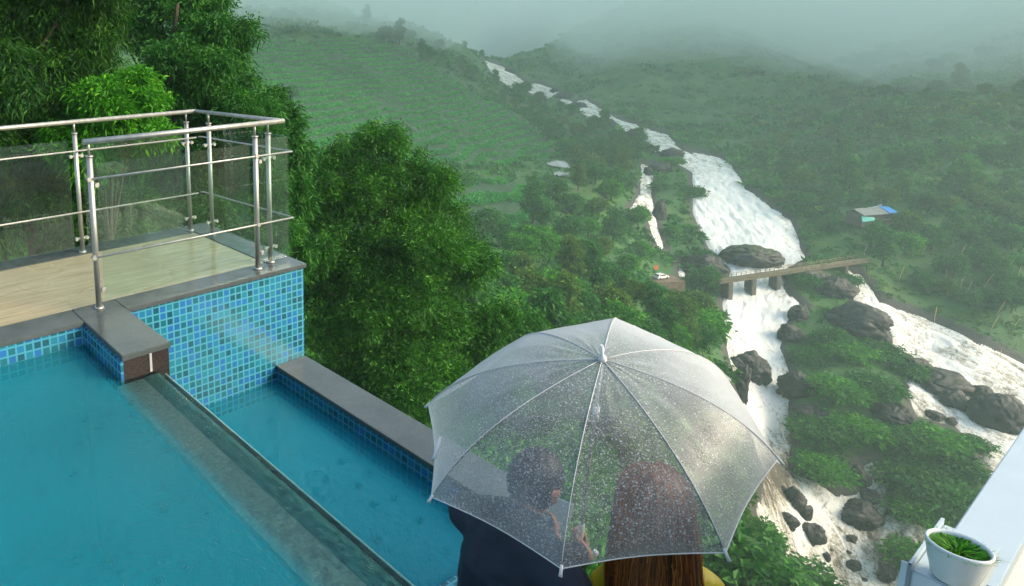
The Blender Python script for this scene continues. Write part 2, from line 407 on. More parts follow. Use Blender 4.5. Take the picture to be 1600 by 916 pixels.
teac = t.ramp(n2, [(.3, (.012, .05, .016)), (.6, (.02, .075, .02)), (.85, (.10, .08, .04))])
c = t.mix(tea, green, teac)
rock = t.ramp(n3, [(.3, (.02, .021, .02)), (.7, (.075, .07, .06))])
bf = t.ramp(t.math('ADD', bank, t.math('MULTIPLY', t.math('SUBTRACT', n2, .5), 6)), [(0, (0, 0, 0)), (1, (1, 1, 1))])
mr = t.n('MapRange'); mr.inputs[1].default_value = -2.6; mr.inputs[2].default_value = -.6
t.l(t.math('ADD', bank, t.math('MULTIPLY', t.math('SUBTRACT', n2, .5), 5)), mr.inputs[0])
c = t.mix(mr.outputs[0], c, rock)
t.set(Base__Color=c, Roughness=.85, Normal=t.bump(n2, .5, .8)); M['terrain'] = t.m
tag(link('terrain', terr, M['terrain']), kind='structure')

def hit(px, py, y0=12, y1=900):
    Ys = np.exp(np.linspace(math.log(y0), math.log(y1), 900)); d = ray(px, py)
    P = CAMP[None] + d[None]*(Ys/d[1])[:, None]
    g_, b_, s_ = ground(P[:, 0], P[:, 1])
    below = P[:, 2] < np.where(s_ > 0, b_-.3, g_)
    i = int(np.argmax(below)) if below.any() else len(Ys)-1
    return P[i]
def gz(x, y): return float(ground([x], [y])[0][0])

# ---------------------------------------------------------------- river surface
CL = [[(770,105),(830,125),(880,150),(930,175),(1000,205),(1060,235),(1110,270),(1140,330),(1180,370),(1200,400),(1190,450),(1180,520),(1200,600),(1210,700),(1250,770),(1300,840),(1320,930)],
      [(1332,420),(1355,470),(1420,520),(1500,560),(1600,610),(1750,720)], [(1010,252),(1008,300),(1025,350),(1036,388)], [(1345,715),(1380,770),(1430,830),(1400,900)], [(1420,600),(1470,660),(1560,700),(1700,760)]]
CLW = []
for line in CL:
    pts = []
    for (xa, ya), (xb, yb) in zip(line[:-1], line[1:]):
        for k in range(6): pts.append(hit(xa+(xb-xa)*k/6, ya+(yb-ya)*k/6)[:2])
    pts.append(hit(*line[-1])[:2]); CLW.append(np.array(pts))
ur = np.linspace(.33, 1.5, 820); vr = np.linspace(math.log(98), math.log(760), 760)
Ur, Vr = np.meshgrid(ur, vr); Yr = np.exp(Vr).ravel(); Xr = Ur.ravel()*Yr; Br = base_z(Xr, Yr); Sr = river_sd(Xr, Yr, Br)
keep = Sr > -2.5
fl_s = np.zeros(len(Xr)); fl_t = np.zeros(len(Xr)); best = np.full(len(Xr), 1e9)
idx = np.where(keep)[0]
off = 0
for pts in CLW:
    seg = pts[1:]-pts[:-1]; L = np.hypot(seg[:, 0], seg[:, 1])+1e-6; cum = np.concatenate([[0], np.cumsum(L)])
    for i in range(len(seg)):
        rx = Xr[idx]-pts[i, 0]; ry = Yr[idx]-pts[i, 1]; tt = np.clip((rx*seg[i, 0]+ry*seg[i, 1])/L[i]**2, 0, 1)
        dx = rx-tt*seg[i, 0]; dy = ry-tt*seg[i, 1]; d = np.hypot(dx, dy); cr = seg[i, 0]*ry-seg[i, 1]*rx
        m = d < best[idx]; j = idx[m]; best[j] = d[m]; fl_s[j] = (cum[i]+tt*L[i])[m]+off; fl_t[j] = (np.sign(cr)*d)[m]
    off += 500
tb = (fbm2(fl_s/6, fl_t/2.2, 11, 4)-.5)*1.2 + (fbm2(fl_s/2.2, fl_t/.8, 12, 4)-.5)*.45
Zr = Br + .1 - .55 + tb*np.clip(Sr/3+.6, .2, 1) - .5*np.clip(1-Sr/2, 0, 1)
# foam measure: white where the bed falls steeply, brown where it is slack
foam_spots = [(1200,640,60,.9),(1110,330,90,1),(1180,370,80,1),(1170,470,60,.9),(1195,520,50,.8),(1220,720,55,-.9),(1215,760,40,-.9),(1500,560,110,.35),(1380,480,50,.7),(1450,660,40,-.5),(1390,850,45,-.4),(1270,790,60,.9),(1440,830,50,-.2),(1110,262,30,-.2),(1560,700,50,.2)]
pxr, pyr = proj(np.stack([Xr, Yr, Br], -1)); fo = np.full(len(Xr), .45)
for x, y, r_, v_ in foam_spots: fo += v_*.5*np.exp(-((pxr-x)**2+(pyr-y)**2)/(2*(r_*.6)**2))
fq = gridfaces(len(ur), len(vr)); fq = fq[keep[fq].all(1)]
used = np.unique(fq); remap = -np.ones(len(Xr), int); remap[used] = np.arange(len(used))
rm = npmesh('river', np.stack([Xr, Yr, Zr], 1)[used], remap[fq], smooth=True, attr={'fs': fl_s[used], 'ft': fl_t[used], 'foam': fo[used], 'tb': tb[used]})
t = NT('river_water'); fs = t.n('Attribute', _attribute_name='fs').outputs['Fac']; ft = t.n('Attribute', _attribute_name='ft').outputs['Fac']
fm = t.n('Attribute', _attribute_name='foam').outputs['Fac']; tbn = t.n('Attribute', _attribute_name='tb').outputs['Fac']
cvn = t.n('CombineXYZ'); t.l(t.math('MULTIPLY', fs, .45), cvn.inputs[0]); t.l(ft, cvn.inputs[1]); v = cvn.outputs[0]
a = t.noise(.3, 7, .72, v, 1.2); b = t.noise(.75, 7, .75, t.geo(), 1.0); c3 = t.noise(2.6, 6, .78, t.geo(), 1.5)
f = t.math('ADD', t.math('ADD', t.math('MULTIPLY', a, 2.0), t.math('MULTIPLY', b, 1.7)), t.math('MULTIPLY', c3, 1.3))
f = t.math('ADD', f, t.math('SUBTRACT', t.math('MULTIPLY', fm, .75), 2.27)); f = t.math('ADD', f, t.math('MULTIPLY', tbn, .12))
c = t.ramp(f, [(.10, (.09, .075, .05)), (.28, (.20, .17, .12)), (.42, (.38, .355, .275)), (.56, (.62, .62, .54)), (.74, (.86, .88, .82))])
t.set(Base__Color=c, Roughness=t.ramp(f, [(.2, (.15,)*3), (.5, (.7,)*3)]), Normal=t.bump(t.math('ADD', b, t.math('MULTIPLY', c3, 1.2)), .4, .7)); M['river'] = t.m
tag(link('river', rm, M['river']), kind='structure')
#@@PART2
# ---------------------------------------------------------------- haze
def volume_mat(name, dens, col, aniso=.1, emis=None):
    m = bpy.data.materials.new(name); m.use_nodes = True; nt_ = m.node_tree
    for nd in list(nt_.nodes):
        if nd.type == 'BSDF_PRINCIPLED': nt_.nodes.remove(nd)
    pv = nt_.nodes.new('ShaderNodeVolumePrincipled'); pv.inputs['Density'].default_value = dens
    pv.inputs['Color'].default_value = (*col, 1); pv.inputs['Anisotropy'].default_value = aniso
    nt_.links.new(pv.outputs[0], nt_.nodes['Material Output'].inputs['Volume'])
    return m
HAZE = 0.0005
hz = boxes('haze', [(-4300, 6300, -60, 1990, -460, 185)], volume_mat('haze_air', HAZE, (.72, 1.0, .97)), uv=False)
tag(hz, kind='stuff')

# low cloud hanging in the gorge and on the upper slopes: closed body with an uneven underside
mu = np.linspace(-700, 2300, 90); mv = np.linspace(175, 1850, 80); MU, MV = np.meshgrid(mu, mv); mxx, myy = MU.ravel(), MV.ravel()
s_ = np.clip((myy-280)/400, 0, 1); s_ = s_*s_*(3-2*s_)
side = np.clip((mxx-myy*.75)/160, 0, 1)
und = 18 - 70*s_ - 78*side*(1-s_*.4) + (fbm2(mxx/70, myy/90, 31, 4)-.5)*46*(.4+.6*s_)
und = und + 120*np.exp(-((mxx/myy-.45)/.05)**2)*np.clip((720-myy)/60, 0, 1)*np.clip((myy-380)/120, 0, 1) + 95*np.clip((330-myy)/130, 0, 1)**1.5
und = np.minimum(und, 123)
n1_ = len(mxx); topz = np.full(n1_, 125.0)
Vm = np.concatenate([np.stack([mxx, myy, und], 1), np.stack([mxx, myy, topz], 1)]); fb = gridfaces(90, 80)
fm_ = [fb[:, ::-1], fb+n1_]
ring_ = [i for i in range(90)]+[j*90+89 for j in range(1, 80)]+[79*90+i for i in range(88, -1, -1)]+[j*90 for j in range(78, 0, -1)]
rq = np.array([(ring_[i], ring_[(i+1) % len(ring_)], ring_[(i+1) % len(ring_)]+n1_, ring_[i]+n1_) for i in range(len(ring_))]); fm_.append(rq)
mist = link('mist', npmesh('mist', Vm, np.concatenate(fm_)), volume_mat('mist_air', .0085, (.80, .96, .97)))
tag(mist, kind='stuff')
gp = at(826, 45, 800); bm = bmesh.new(); bmesh.ops.create_icosphere(bm, subdivisions=5, radius=1)
for v in bm.verts:
    k = 1+.45*mnoise.noise(v.co*1.3+Vector((2, 0, 1)))+.22*mnoise.noise(v.co*3.1); v.co = Vector((v.co.x*50+v.co.z*22, v.co.y*130, v.co.z*60))*k
me = bpy.data.meshes.new('mist'); bm.to_mesh(me); bm.free(); sp_ = link('mist', me, volume_mat('gorge_spray', .007, (.97, 1.0, 1.0))); sp_.location = gp; tag(sp_, kind='stuff')

# ---------------------------------------------------------------- pool building, local axes: x = b, y = a
RZ = AL
def W(b, a, z): return np.array([b*math.cos(AL)-a*math.sin(AL), b*math.sin(AL)+a*math.cos(AL), z])
up = empty('infinity_pool', (0, 0, 0), 'upper turquoise infinity pool with grey granite edge and overflowing weir, beside the wooden deck', 'swimming pool', rz=RZ)
boxes('coping', [(-4.5, 1.265, 3.665, 3.90, -.03, 0), (1.265, 1.56, 3.10, 3.90, -.032, .001)], M['stone_coping'], up, .004)
boxes('stub_wall', [(1.275, 1.55, 3.11, 3.71, -1.6, -.033)], M['stone_dark'], up)
boxes('seam_strip', [(1.428, 1.442, 3.104, 3.109, -.14, -.033)], simple('grout_pale', (.4, .42, .4), .5), up)
boxes('tiled_wall', [(-4.5, 1.268, 3.675, 3.71, -.235, -.031), (1.256, 1.273, 3.108, 3.674, -.235, -.033)], M['mosaic'], up)
boxes('pool_wall', [(-4.5, 1.268, 3.675, 3.71, -1.5, -.236), (1.256, 1.273, 3.108, 3.674, -1.5, -.236)], M['basin'], up)
boxes('basin', [(-4.5, 1.25, .35, 3.674, -1.55, -1.5), (-4.55, -4.5, .35, 3.7, -1.55, -.05), (-4.5, 1.25, .3, .35, -1.55, -.05), (1.222, 1.255, .35, 3.107, -1.52, -.22)], M['basin'], up)
boxes('weir_wall', [(1.256, 1.485, .30, 3.105, -1.6, -.205)], M['mosaic'], up)
boxes('weir_step', [(1.225, 1.385, .30, 3.106, -.2, -.166)], M['weir_stone'], up)
def strip(name, prof, a0, a1, mat, parent, na=140, wob=0.0):
    V = []; n = len(prof)
    for i in range(na):
        a = a0+(a1-a0)*i/(na-1)
        for k, (b, z) in enumerate(prof):
            V.append((b, a, z+wob*(mnoise.noise((b*20, a*6, z*8)))))
    Fc = [(i*n+k, i*n+k+1, (i+1)*n+k+1, (i+1)*n+k) for i in range(na-1) for k in range(n-1)]
    me = bpy.data.meshes.new(name); me.from_pydata(V, [], Fc); me.update()
    for p in me.polygons: p.use_smooth = True
    boxuv(me); return link(name, me, mat, parent)
strip('weir_lip', [(1.386, -.168), (1.40, -.160), (1.44, -.158), (1.476, -.160), (1.4915, -.172), (1.4915, -.34)], .30, 3.104, M['weir_wet'], up, wob=.003)
boxes('weir_glass_edge', [(1.493, 1.503, .30, 3.06, -.42, -.15)], M['glass_edge'], up, .002)
def water_sheet(cols, a0, a1, z, mat):
    V = [(b, a, z) for a in (a0, a1) for b, m in cols]; n = len(cols)
    o = link('water', npmesh('water', V, [(i, i+1, n+i+1, n+i) for i in range(n-1)], attr={'murk': [m for b, m in cols]*2}), mat)
    o.rotation_euler = (0, 0, RZ); tag(o, kind='structure')
water_sheet([(-4.49, 1), (1.19, 1), (1.265, .12), (1.30, .0), (1.492, 0)], .352, 3.673, -.1455, M['water'])

lo = empty('overflow_pool', (0, 0, 0), 'lower narrow catch pool with mosaic rim and granite coping below the tall mosaic wall', 'swimming pool', rz=RZ)
boxes('coping', [(2.735, 3.02, 1.62, 3.718, -.772, -.74)], M['stone_coping'], lo, .004)
boxes('tiled_wall', [(2.75, 3.005, 1.64, 3.72, -.985, -.773)], M['mosaic'], lo)
boxes('pool_wall', [(2.75, 3.005, 1.64, 3.72, -1.75, -.986)], M['basin'], lo)
boxes('end_wall', [(1.49, 2.749, 1.62, 1.72, -1.75, -.80)], M['mosaic'], lo)
boxes('basin', [(1.49, 2.749, 1.721, 3.715, -1.80, -1.751)], M['basin'], lo)
water_sheet([(1.488, 1), (2.749, 1)], 1.722, 3.719, -.868, M['water2'])

dk = empty('deck', (0, 0, 0), 'raised wooden plank deck with dark granite border above the tall blue mosaic wall', 'deck', rz=RZ)
boxes('mosaic_wall', [(1.551, 3.012, 3.72, 3.76, -.985, -.032)], M['mosaic'], dk)
boxes('pool_wall', [(1.551, 3.012, 3.72, 3.76, -1.8, -.986)], M['basin'], dk)
boxes('side_wall', [(2.97, 3.008, 3.76, 5.2, -9, -.032), (-4.5, 2.969, 5.1, 5.19, -9, -.032), (1.56, 3.005, 3.765, 3.80, -9, -1.8)], M['render_wall'], dk)
boxes('coping', [(1.561, 3.03, 3.70, 3.905, -.031, 0), (2.80, 3.03, 3.905, 5.21, -.031, 0), (-4.5, 2.80, 4.98, 5.21, -.031, 0)], M['stone_coping'], dk, .003)
pl = []
a = 3.906
while a < 4.96:
    pl.append((-4.5, 2.798, a, min(a+.146, 4.978), -.04, -.006)); a += .1475
boxes('planks', pl, M['deck'], dk, .001)
boxes('retaining_wall', [(2.86, 3.0, 1.70, 3.76, -12, -1.76), (-4.5, 1.22, .3, .32, -9, -1.56)], M['render_wall'], lo)

# glass railing round the deck
gr = empty('glass_railing', tuple(W(2.2, 3.8, 0)), 'steel and glass railing with round rails around the corner of the wooden deck', 'railing', rz=RZ)
def L(b, a, z=0): return (b-2.2, a-3.8, z)
def boxesL(name, bl, mat, parent, bevel=0.0): return boxes(name, [(x0-2.2, x1-2.2, y0-3.8, y1-3.8, z0, z1) for x0, x1, y0, y1, z0, z1 in bl], mat, parent, bevel)
TOP = 1.075
for b, a, far in [(1.42, 3.809, 0), (2.665, 3.815, 0), (2.83, 3.885, 1), (1.765, 5.03, 1), (2.79, 5.04, 1), (2.875, 4.80, 1), (.72, 5.03, 1), (-.33, 5.03, 1), (-1.4, 5.03, 1)]:
    po = tubes('post', [([L(b, a, .0), L(b, a, .98)], .0190)], M['steel'], gr, 20)
    tubes('base_flange', [([L(b, a, .0), L(b, a, .016)], [.034, .028])], M['steel'], po, 20)
    tubes('post_cap', [([L(b, a, .98), L(b, a, .988)], .0255), ([L(b, a, .988), L(b, a, TOP)], .008)], M['steel'], po, 14)
    s = .05
    for z in (.12, .80):
        if a < 3.85: tubes('glass_clamp', [([L(b+.02, a, z), L(b+s, a, z)], .012), ([L(b+.034, a-.016, z), L(b+.034, a+.016, z)], .014)], M['steel'], po, 12)
        else: tubes('glass_clamp', [([L(b-s, a, z), L(b+s, a, z)], .011), ([L(b-.045, a-.016, z), L(b-.045, a+.016, z)], .014), ([L(b+.045, a-.016, z), L(b+.045, a+.016, z)], .014)], M['steel'], po, 12)
bx_, ay, az_ = 2.915, 3.785, 5.03
tubes('handrail', [([L(1.385, ay+.02, TOP), L(bx_, ay+.02, TOP+.0)], .018), ([L(bx_-.01, ay+.01, TOP), L(2.88, az_, TOP)], .016), ([L(2.885, az_, TOP), L(-3.5, az_, TOP)], .018)], M['steel'], gr, 16)
for z in (.845, .345):
    tubes('rail', [([L(1.40, ay-.0, z), L(2.975, ay-.0, z), L(2.98, ay+.02, z), L(2.92, az_-.02, z), L(2.90, az_, z)], .0072)], M['steel'], gr, 10)
    tubes('rail', [([L(2.86, az_-.035, z), L(-3.5, az_-.035, z)], .0072)], M['steel'], gr, 10)
    for bb in (1.40, 2.655): tubes('rail_boss', [([L(bb, ay-.012, z), L(bb, ay+.02, z)], .014)], M['steel'], gr, 12)
for bl in [(1.47, 2.62, 3.822, 3.830, .045, .93), (2.70, 2.985, 3.845, 3.853, .03, .95), (1.82, 2.74, 5.040, 5.048, .045, .93), (.77, 1.71, 5.040, 5.048, .045, .93), (-.28, .67, 5.040, 5.048, .045, .93), (-1.35, -.38, 5.040, 5.048, .045, .93), (2.982, 2.990, 3.87, 4.74, .03, .95)]:
    boxesL('glass_panel', [bl], M['glass'], gr)

# persons' terrace and building edge below the camera
tr = empty('lower_terrace', (0, 0, 0), 'plain terrace slab under the two people beside the lower catch pool', 'terrace', rz=RZ)
boxes('floor', [(1.52, 2.75, -.6, 1.615, -1.55, -1.42)], M['stone_coping'], tr)
boxes('side_wall', [(1.52, 2.72, -.6, 1.6, -12, -1.551)], M['render_wall'], tr)

# balcony parapet with shelf and pot, right foreground
bp = empty('balcony_parapet', (0, 0, 0), 'white painted parapet ledge running up the right foreground beside the plant pot', 'parapet', rz=RZ)
def pb(x, y, z):
    p = onz(x, y, z); return p[0]*math.cos(AL)+p[1]*math.sin(AL), -p[0]*math.sin(AL)+p[1]*math.cos(AL)
zL = .65
q0 = pb(1600, 655, zL); q1 = pb(1505, 820, zL); q2 = pb(1600, 841, zL); q3 = pb(1564, 916, zL)
aL = (q0[1]+q1[1])/2; aR = (q2[1]+q3[1])/2
print('parapet', aL, aR, q0, q1, q2, q3)
boxes('ledge', [(.95, 1.62, aR, aL, zL-.03, zL), (1.622, 4.2, aR, aL+.0, zL-.03, zL)], M['white_paint'], bp, .002)
boxes('wall', [(.96, 4.2, aR+.004, aL-.008, -.2, zL-.031)], M['render_wall'], bp)
boxes('balcony_floor', [(.2, 4.2, -1.4, aR, -.2, -.02)], M['concrete'], bp)
zb = .74; c0 = pb(1417.6, 886, zb)
sh = empty('plant_shelf', tuple(W(c0[0], c0[1], zb)), 'small white box shelf fixed to the parapet, carrying the plant pot', 'shelf', rz=RZ)
wS = c0[1]-.158; wH = c0[1]-aL-.003; lS = .19
boxes('shelf_top', [(0.004, lS, -wS, -.004, -.040, -.004)], M['white_paint'], sh, .002)
boxes('shelf_box', [(0.005, lS-.002, -wH, -.005, -.16, -.041)], M['white_paint'], sh, .002)
boxes('rim', [(0, lS, -.004, 0, -.162, .006), (0, .004, -wH, -.004, -.162, .006)], M['white_paint'], sh)
pc = at(1499, 853, 1); 
pz = .80; pc = onz(1499, 852, pz); rp = .037
pot = empty('potted_plant', (pc[0], pc[1], zb), 'small round white pot of bright green grass on the white shelf by the parapet', 'potted plant')
hP = pz-zb
lathe('pot', [(0, .0), (rp*.62, .0), (rp*.70, .004), (rp*.86, hP*.5), (rp*.98, hP*.93), (rp*1.0, hP), (rp*.94, hP+.002), (rp*.88, hP-.002), (rp*.85, hP-.02), (0, hP-.021)], M['ceramic'], pot)
lathe('soil', [(0, hP-.012), (rp*.5, hP-.010), (rp*.86, hP-.015)], M['soil'], pot, 30)
def blades(name, N, rad, h0, h1, wid, z0, mat, parent, seed=1, lean=1.0, cen=(0, 0)):
    r_ = random.Random(seed); V = []; Fc = []; at_ = []
    for i in range(N):
        an = r_.uniform(0, 2*PI); rr = rad*math.sqrt(r_.random()); x, y = cen[0]+rr*math.cos(an), cen[1]+rr*math.sin(an)
        d = an + r_.uniform(-.8, .8); h = r_.uniform(h0, h1); ln = r_.uniform(.3, 1.3)*lean*h; vv = r_.random()
        o = len(V); px, py = -math.sin(d)*wid/2, math.cos(d)*wid/2
        for k in range(5):
            t_ = k/4; q = 1-t_**1.5; xx = x+math.cos(d)*ln*t_**1.6; yy = y+math.sin(d)*ln*t_**1.6; zz = z0+h*(t_-.35*t_*t_*lean)
            V += [(xx-px*q, yy-py*q, zz), (xx+px*q, yy+py*q, zz)]; at_ += [vv, vv]
            if k: Fc.append((o+2*k-2, o+2*k-1, o+2*k+1, o+2*k))
    return link(name, npmesh(name, V, Fc, attr={'v': at_}), mat, parent)
blades('grass', 520, rp*.78, .008, .020, .0026, hP-.012, M['leaf_bright'], pot, 3, 1.1)
#@@PART3
# ---------------------------------------------------------------- foliage builders
def unit(a): return a/(np.linalg.norm(a, axis=-1, keepdims=True)+1e-9)
def leaves(P, D, Ln, Wd, v, rg, sag=.25):
    n = len(P); side = unit(np.cross(D, unit(rg.normal(size=(n, 3))))); Ln = Ln[:, None]; Wd = Wd[:, None]
    mid = P + D*Ln*.42; tip = P + D*Ln; tip[:, 2] -= (Ln[:, 0]*sag)
    V = np.stack([P, mid+side*Wd*.5, tip, mid-side*Wd*.5], 1).reshape(-1, 3)
    return V, np.arange(4*n).reshape(-1, 4), np.repeat(v, 4)
def crown_mesh(name, lobes, n_spray, per, L, Wd, spread, droop=.35, seed=1, inner=.3, lump=.28, sag=.25):
    rg = np.random.default_rng(seed); lob = np.array(lobes, float)   # cx cy cz rx ry rz
    wgt = (lob[:, 3]*lob[:, 4]+lob[:, 4]*lob[:, 5]); wgt /= wgt.sum()
    k = rg.choice(len(lob), n_spray, p=wgt); d = unit(rg.normal(size=(n_spray, 3)))
    d[:, 2] = np.where((d[:, 2] < -.35) & (rg.random(n_spray) < .6), -d[:, 2], d[:, 2])
    rad = np.where(rg.random(n_spray) < inner, rg.uniform(.35, .85, n_spray), rg.uniform(.86, 1.04, n_spray))
    ph = d*3.1 + k[:, None]*1.7
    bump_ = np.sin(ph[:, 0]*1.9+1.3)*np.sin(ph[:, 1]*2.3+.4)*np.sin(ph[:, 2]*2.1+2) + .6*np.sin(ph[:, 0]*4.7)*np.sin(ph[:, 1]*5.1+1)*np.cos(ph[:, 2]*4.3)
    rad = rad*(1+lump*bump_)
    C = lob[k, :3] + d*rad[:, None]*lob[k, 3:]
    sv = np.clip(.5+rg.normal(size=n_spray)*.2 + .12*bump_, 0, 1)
    P = np.repeat(C, per, 0) + rg.normal(size=(n_spray*per, 3))*spread*np.array([1, 1, .75])
    D = unit(np.repeat(d, per, 0)*.7 + rg.normal(size=(n_spray*per, 3))*.6 + np.array([0, 0, -droop]))
    Ln = L*rg.uniform(.6, 1.35, n_spray*per); Wq = Wd*rg.uniform(.7, 1.3, n_spray*per)
    vv = np.clip(np.repeat(sv, per)+rg.normal(size=n_spray*per)*.1, 0, 1)
    V, Fq, va = leaves(P, D, Ln, Wq, vv, rg, sag)
    return npmesh(name, V, Fq, attr={'v': va})
def trunk_mesh(name, h, r0, lobes, seed=1, lean=(0, 0), base=-1.0, limbs=True):
    r_ = random.Random(seed); lst = []
    pts = [(lean[0]*t_*h+r_.uniform(-.04, .04)*h*.3, lean[1]*t_*h+r_.uniform(-.04, .04)*h*.3, base+(h-base)*t_) for t_ in [i/7 for i in range(8)]]
    lst.append((pts, [r0*(1-.82*i/7) for i in range(8)]))
    if limbs:
        for lb in lobes:
            t_ = max(.25, min(.85, (lb[2]-lb[5]*.6)/max(h, .1))); i = min(6, int(t_*7)); p0 = Vector(pts[i])
            p2 = Vector(lb[:3]); p1 = (p0+p2)/2+Vector((r_.uniform(-.1, .1)*h*.3, r_.uniform(-.1, .1)*h*.3, h*.03))
            rr = r0*(1-.82*i/7)*.55
            lst.append(([p0, p1, p2], [rr, rr*.65, rr*.25]))
            for q in range(3):
                e = p2+Vector((r_.uniform(-1, 1)*lb[3], r_.uniform(-1, 1)*lb[4], r_.uniform(-.4, .9)*lb[5]))*.8
                lst.append(([p1.lerp(p2, .6), e], [rr*.3, rr*.08]))
    V = []; Fc = []
    for p, r_s in lst:
        v, f = tube_vf(p, r_s, 7); o = len(V); V += v; Fc += [tuple(i+o for i in q) for q in f]
    me = bpy.data.meshes.new(name); me.from_pydata([tuple(v) for v in V], [], Fc); me.update()
    return me

def near_tree(name, px, Y, top_y, zbase, lobes, mat, label, n, per, L, Wd, spread, seed, droop=.35, trunk_r=.2, group=None, lump=.28, **kw):
    """lobes in photo terms: (x, y, rx_px, ry_px[, dY]) turned into metres at this tree's own distance"""
    base = at(px, 500, Y); bx, by = base[0], Y
    lb = []
    for q in lobes:
        dY = q[4] if len(q) > 4 else 0
        p = at(q[0], q[1], Y+dY); s = (Y+dY)/FPX*.97
        lb.append((p[0]-bx, p[1]-by, p[2]-zbase, q[2]*s, q[2]*s*.85, q[3]*s))
    r_ = random.Random(seed*3); sub = []
    for l_ in lb:
        sub.append((l_[0], l_[1], l_[2], l_[3]*.62, l_[4]*.62, l_[5]*.62))
        for i in range(12):
            d = Vector((r_.gauss(0, 1), r_.gauss(0, 1), r_.gauss(.15, .9))).normalized(); f = r_.uniform(.20, .42); g_ = r_.uniform(.75, 1.1)
            sub.append((l_[0]+d.x*l_[3]*g_, l_[1]+d.y*l_[4]*g_, l_[2]+d.z*l_[5]*g_, l_[3]*f, l_[4]*f, l_[5]*f*1.05))
    e = empty(name, (bx, by, zbase), label, 'tree', group)
    h = max(l_[2] for l_ in lb)
    link('trunk', trunk_mesh('trunk', h, trunk_r, lb, seed), M['bark'], e)
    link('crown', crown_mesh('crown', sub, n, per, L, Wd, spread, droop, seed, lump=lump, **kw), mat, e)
    return e
near_tree('tree', 612, 24, 200, -15.5, [(590,250,68,52),(540,285,45,45,-.6),(655,300,52,52,.3),(600,330,90,60),(690,345,40,55,.6),(520,370,62,60,-.8),(620,420,110,72,-.4),(720,430,48,60,.3),(545,480,85,75,-1.2),(660,510,115,80,-.6),(745,525,55,60,.4),(590,590,115,75,-1.4),(720,600,85,60,-.8),(610,225,40,26)],
          M['leaf_near'], 'big bright green feathery tree with a pointed crown, just behind the lower pool', 11000, 20, .17, .045, .15, 11, droop=.2, trunk_r=.3, inner=.12, lump=.34, sag=.1)
near_tree('tree', 470, 27, 200, -13, [(478,300,40,60),(455,370,50,70),(490,420,50,60)], M['leaf_near'], 'light green small tree between the deck corner and the big pointed tree', 1700, 18, .26, .06, .2, 12, droop=.4, trunk_r=.18)
near_tree('tree', 60, 13.5, -60, -10, [(20,40,85,100),(95,20,75,95,.5),(60,130,90,80,-.4),(10,220,80,75,-.5),(130,110,55,60,.3),(90,300,110,70,.2),(0,340,90,80),(150,-60,80,70),(30,-70,90,80),(170,360,90,60,.4)],
          M['leaf_dark'], 'tall dark tree with hanging narrow leaves, at the left edge of the photo', 7600, 18, .15, .028, .11, 13, droop=.6, trunk_r=.25, inner=.15)
near_tree('tree', 290, 17, 0, -12, [(305,100,78,52),(255,30,70,50,.8),(300,10,60,45,1.2),(345,55,45,40,.3),(360,130,34,45,.2),(340,190,80,50),(230,230,90,50,.3),(300,300,100,70,.5),(400,250,45,80,.4),(180,40,50,70,1.8),(380,360,70,60,.5),(210,160,60,60,1.5)],
          M['leaf_wet'], 'dark round-topped tree behind the middle of the deck railing, beside the misty slope', 8200, 19, .15, .036, .12, 14, droop=.3, trunk_r=.28, inner=.15)
near_tree('tree', 185, 12.5, 110, -9, [(185,145,52,32),(140,165,38,30,-.2),(225,165,40,28,.2),(180,200,85,36),(120,240,60,45)], M['leaf_bright'], 'low bright green rounded tree just over the back handrail of the deck', 2600, 18, .13, .034, .09, 15, droop=.2, trunk_r=.12)
near_tree('tree', 430, 21, 150, -13, [(425,190,38,38),(445,240,32,50),(418,160,24,22,.3),(440,310,40,60,.2),(430,400,50,60)], M['leaf_wet'], 'slim green tree rising just behind the outer corner of the glass railing', 1900, 18, .21, .05, .14, 16, droop=.45, trunk_r=.15)
near_tree('tree', 790, 38, 470, -27, [(790,510,50,35),(745,540,45,40,-1),(840,560,50,40),(770,590,75,50,-.5),(860,620,60,50)], M['leaf_wet'], 'dark rounded tree lower on the slope, left of the top of the umbrella', 1700, 18, .42, .12, .3, 17, trunk_r=.25)

near_tree('tree', -260, 15, -40, -10, [(-260,40,110,90),(-180,150,90,80),(-330,180,100,90),(-250,290,120,90),(-300,-60,90,80)], M['leaf_wet'], 'dark green tree beyond the back railing, cut off by the left edge of the photo', 3000, 18, .2, .05, .14, 18, droop=.4, trunk_r=.25)
near_tree('tree', -620, 16, -40, -10, [(-620,60,120,100),(-540,180,110,90),(-700,200,110,100),(-600,320,130,90)], M['leaf_dark'], 'far left dark tree beyond the back railing, outside the photo edge', 2600, 18, .22, .055, .15, 19, droop=.4, trunk_r=.25)

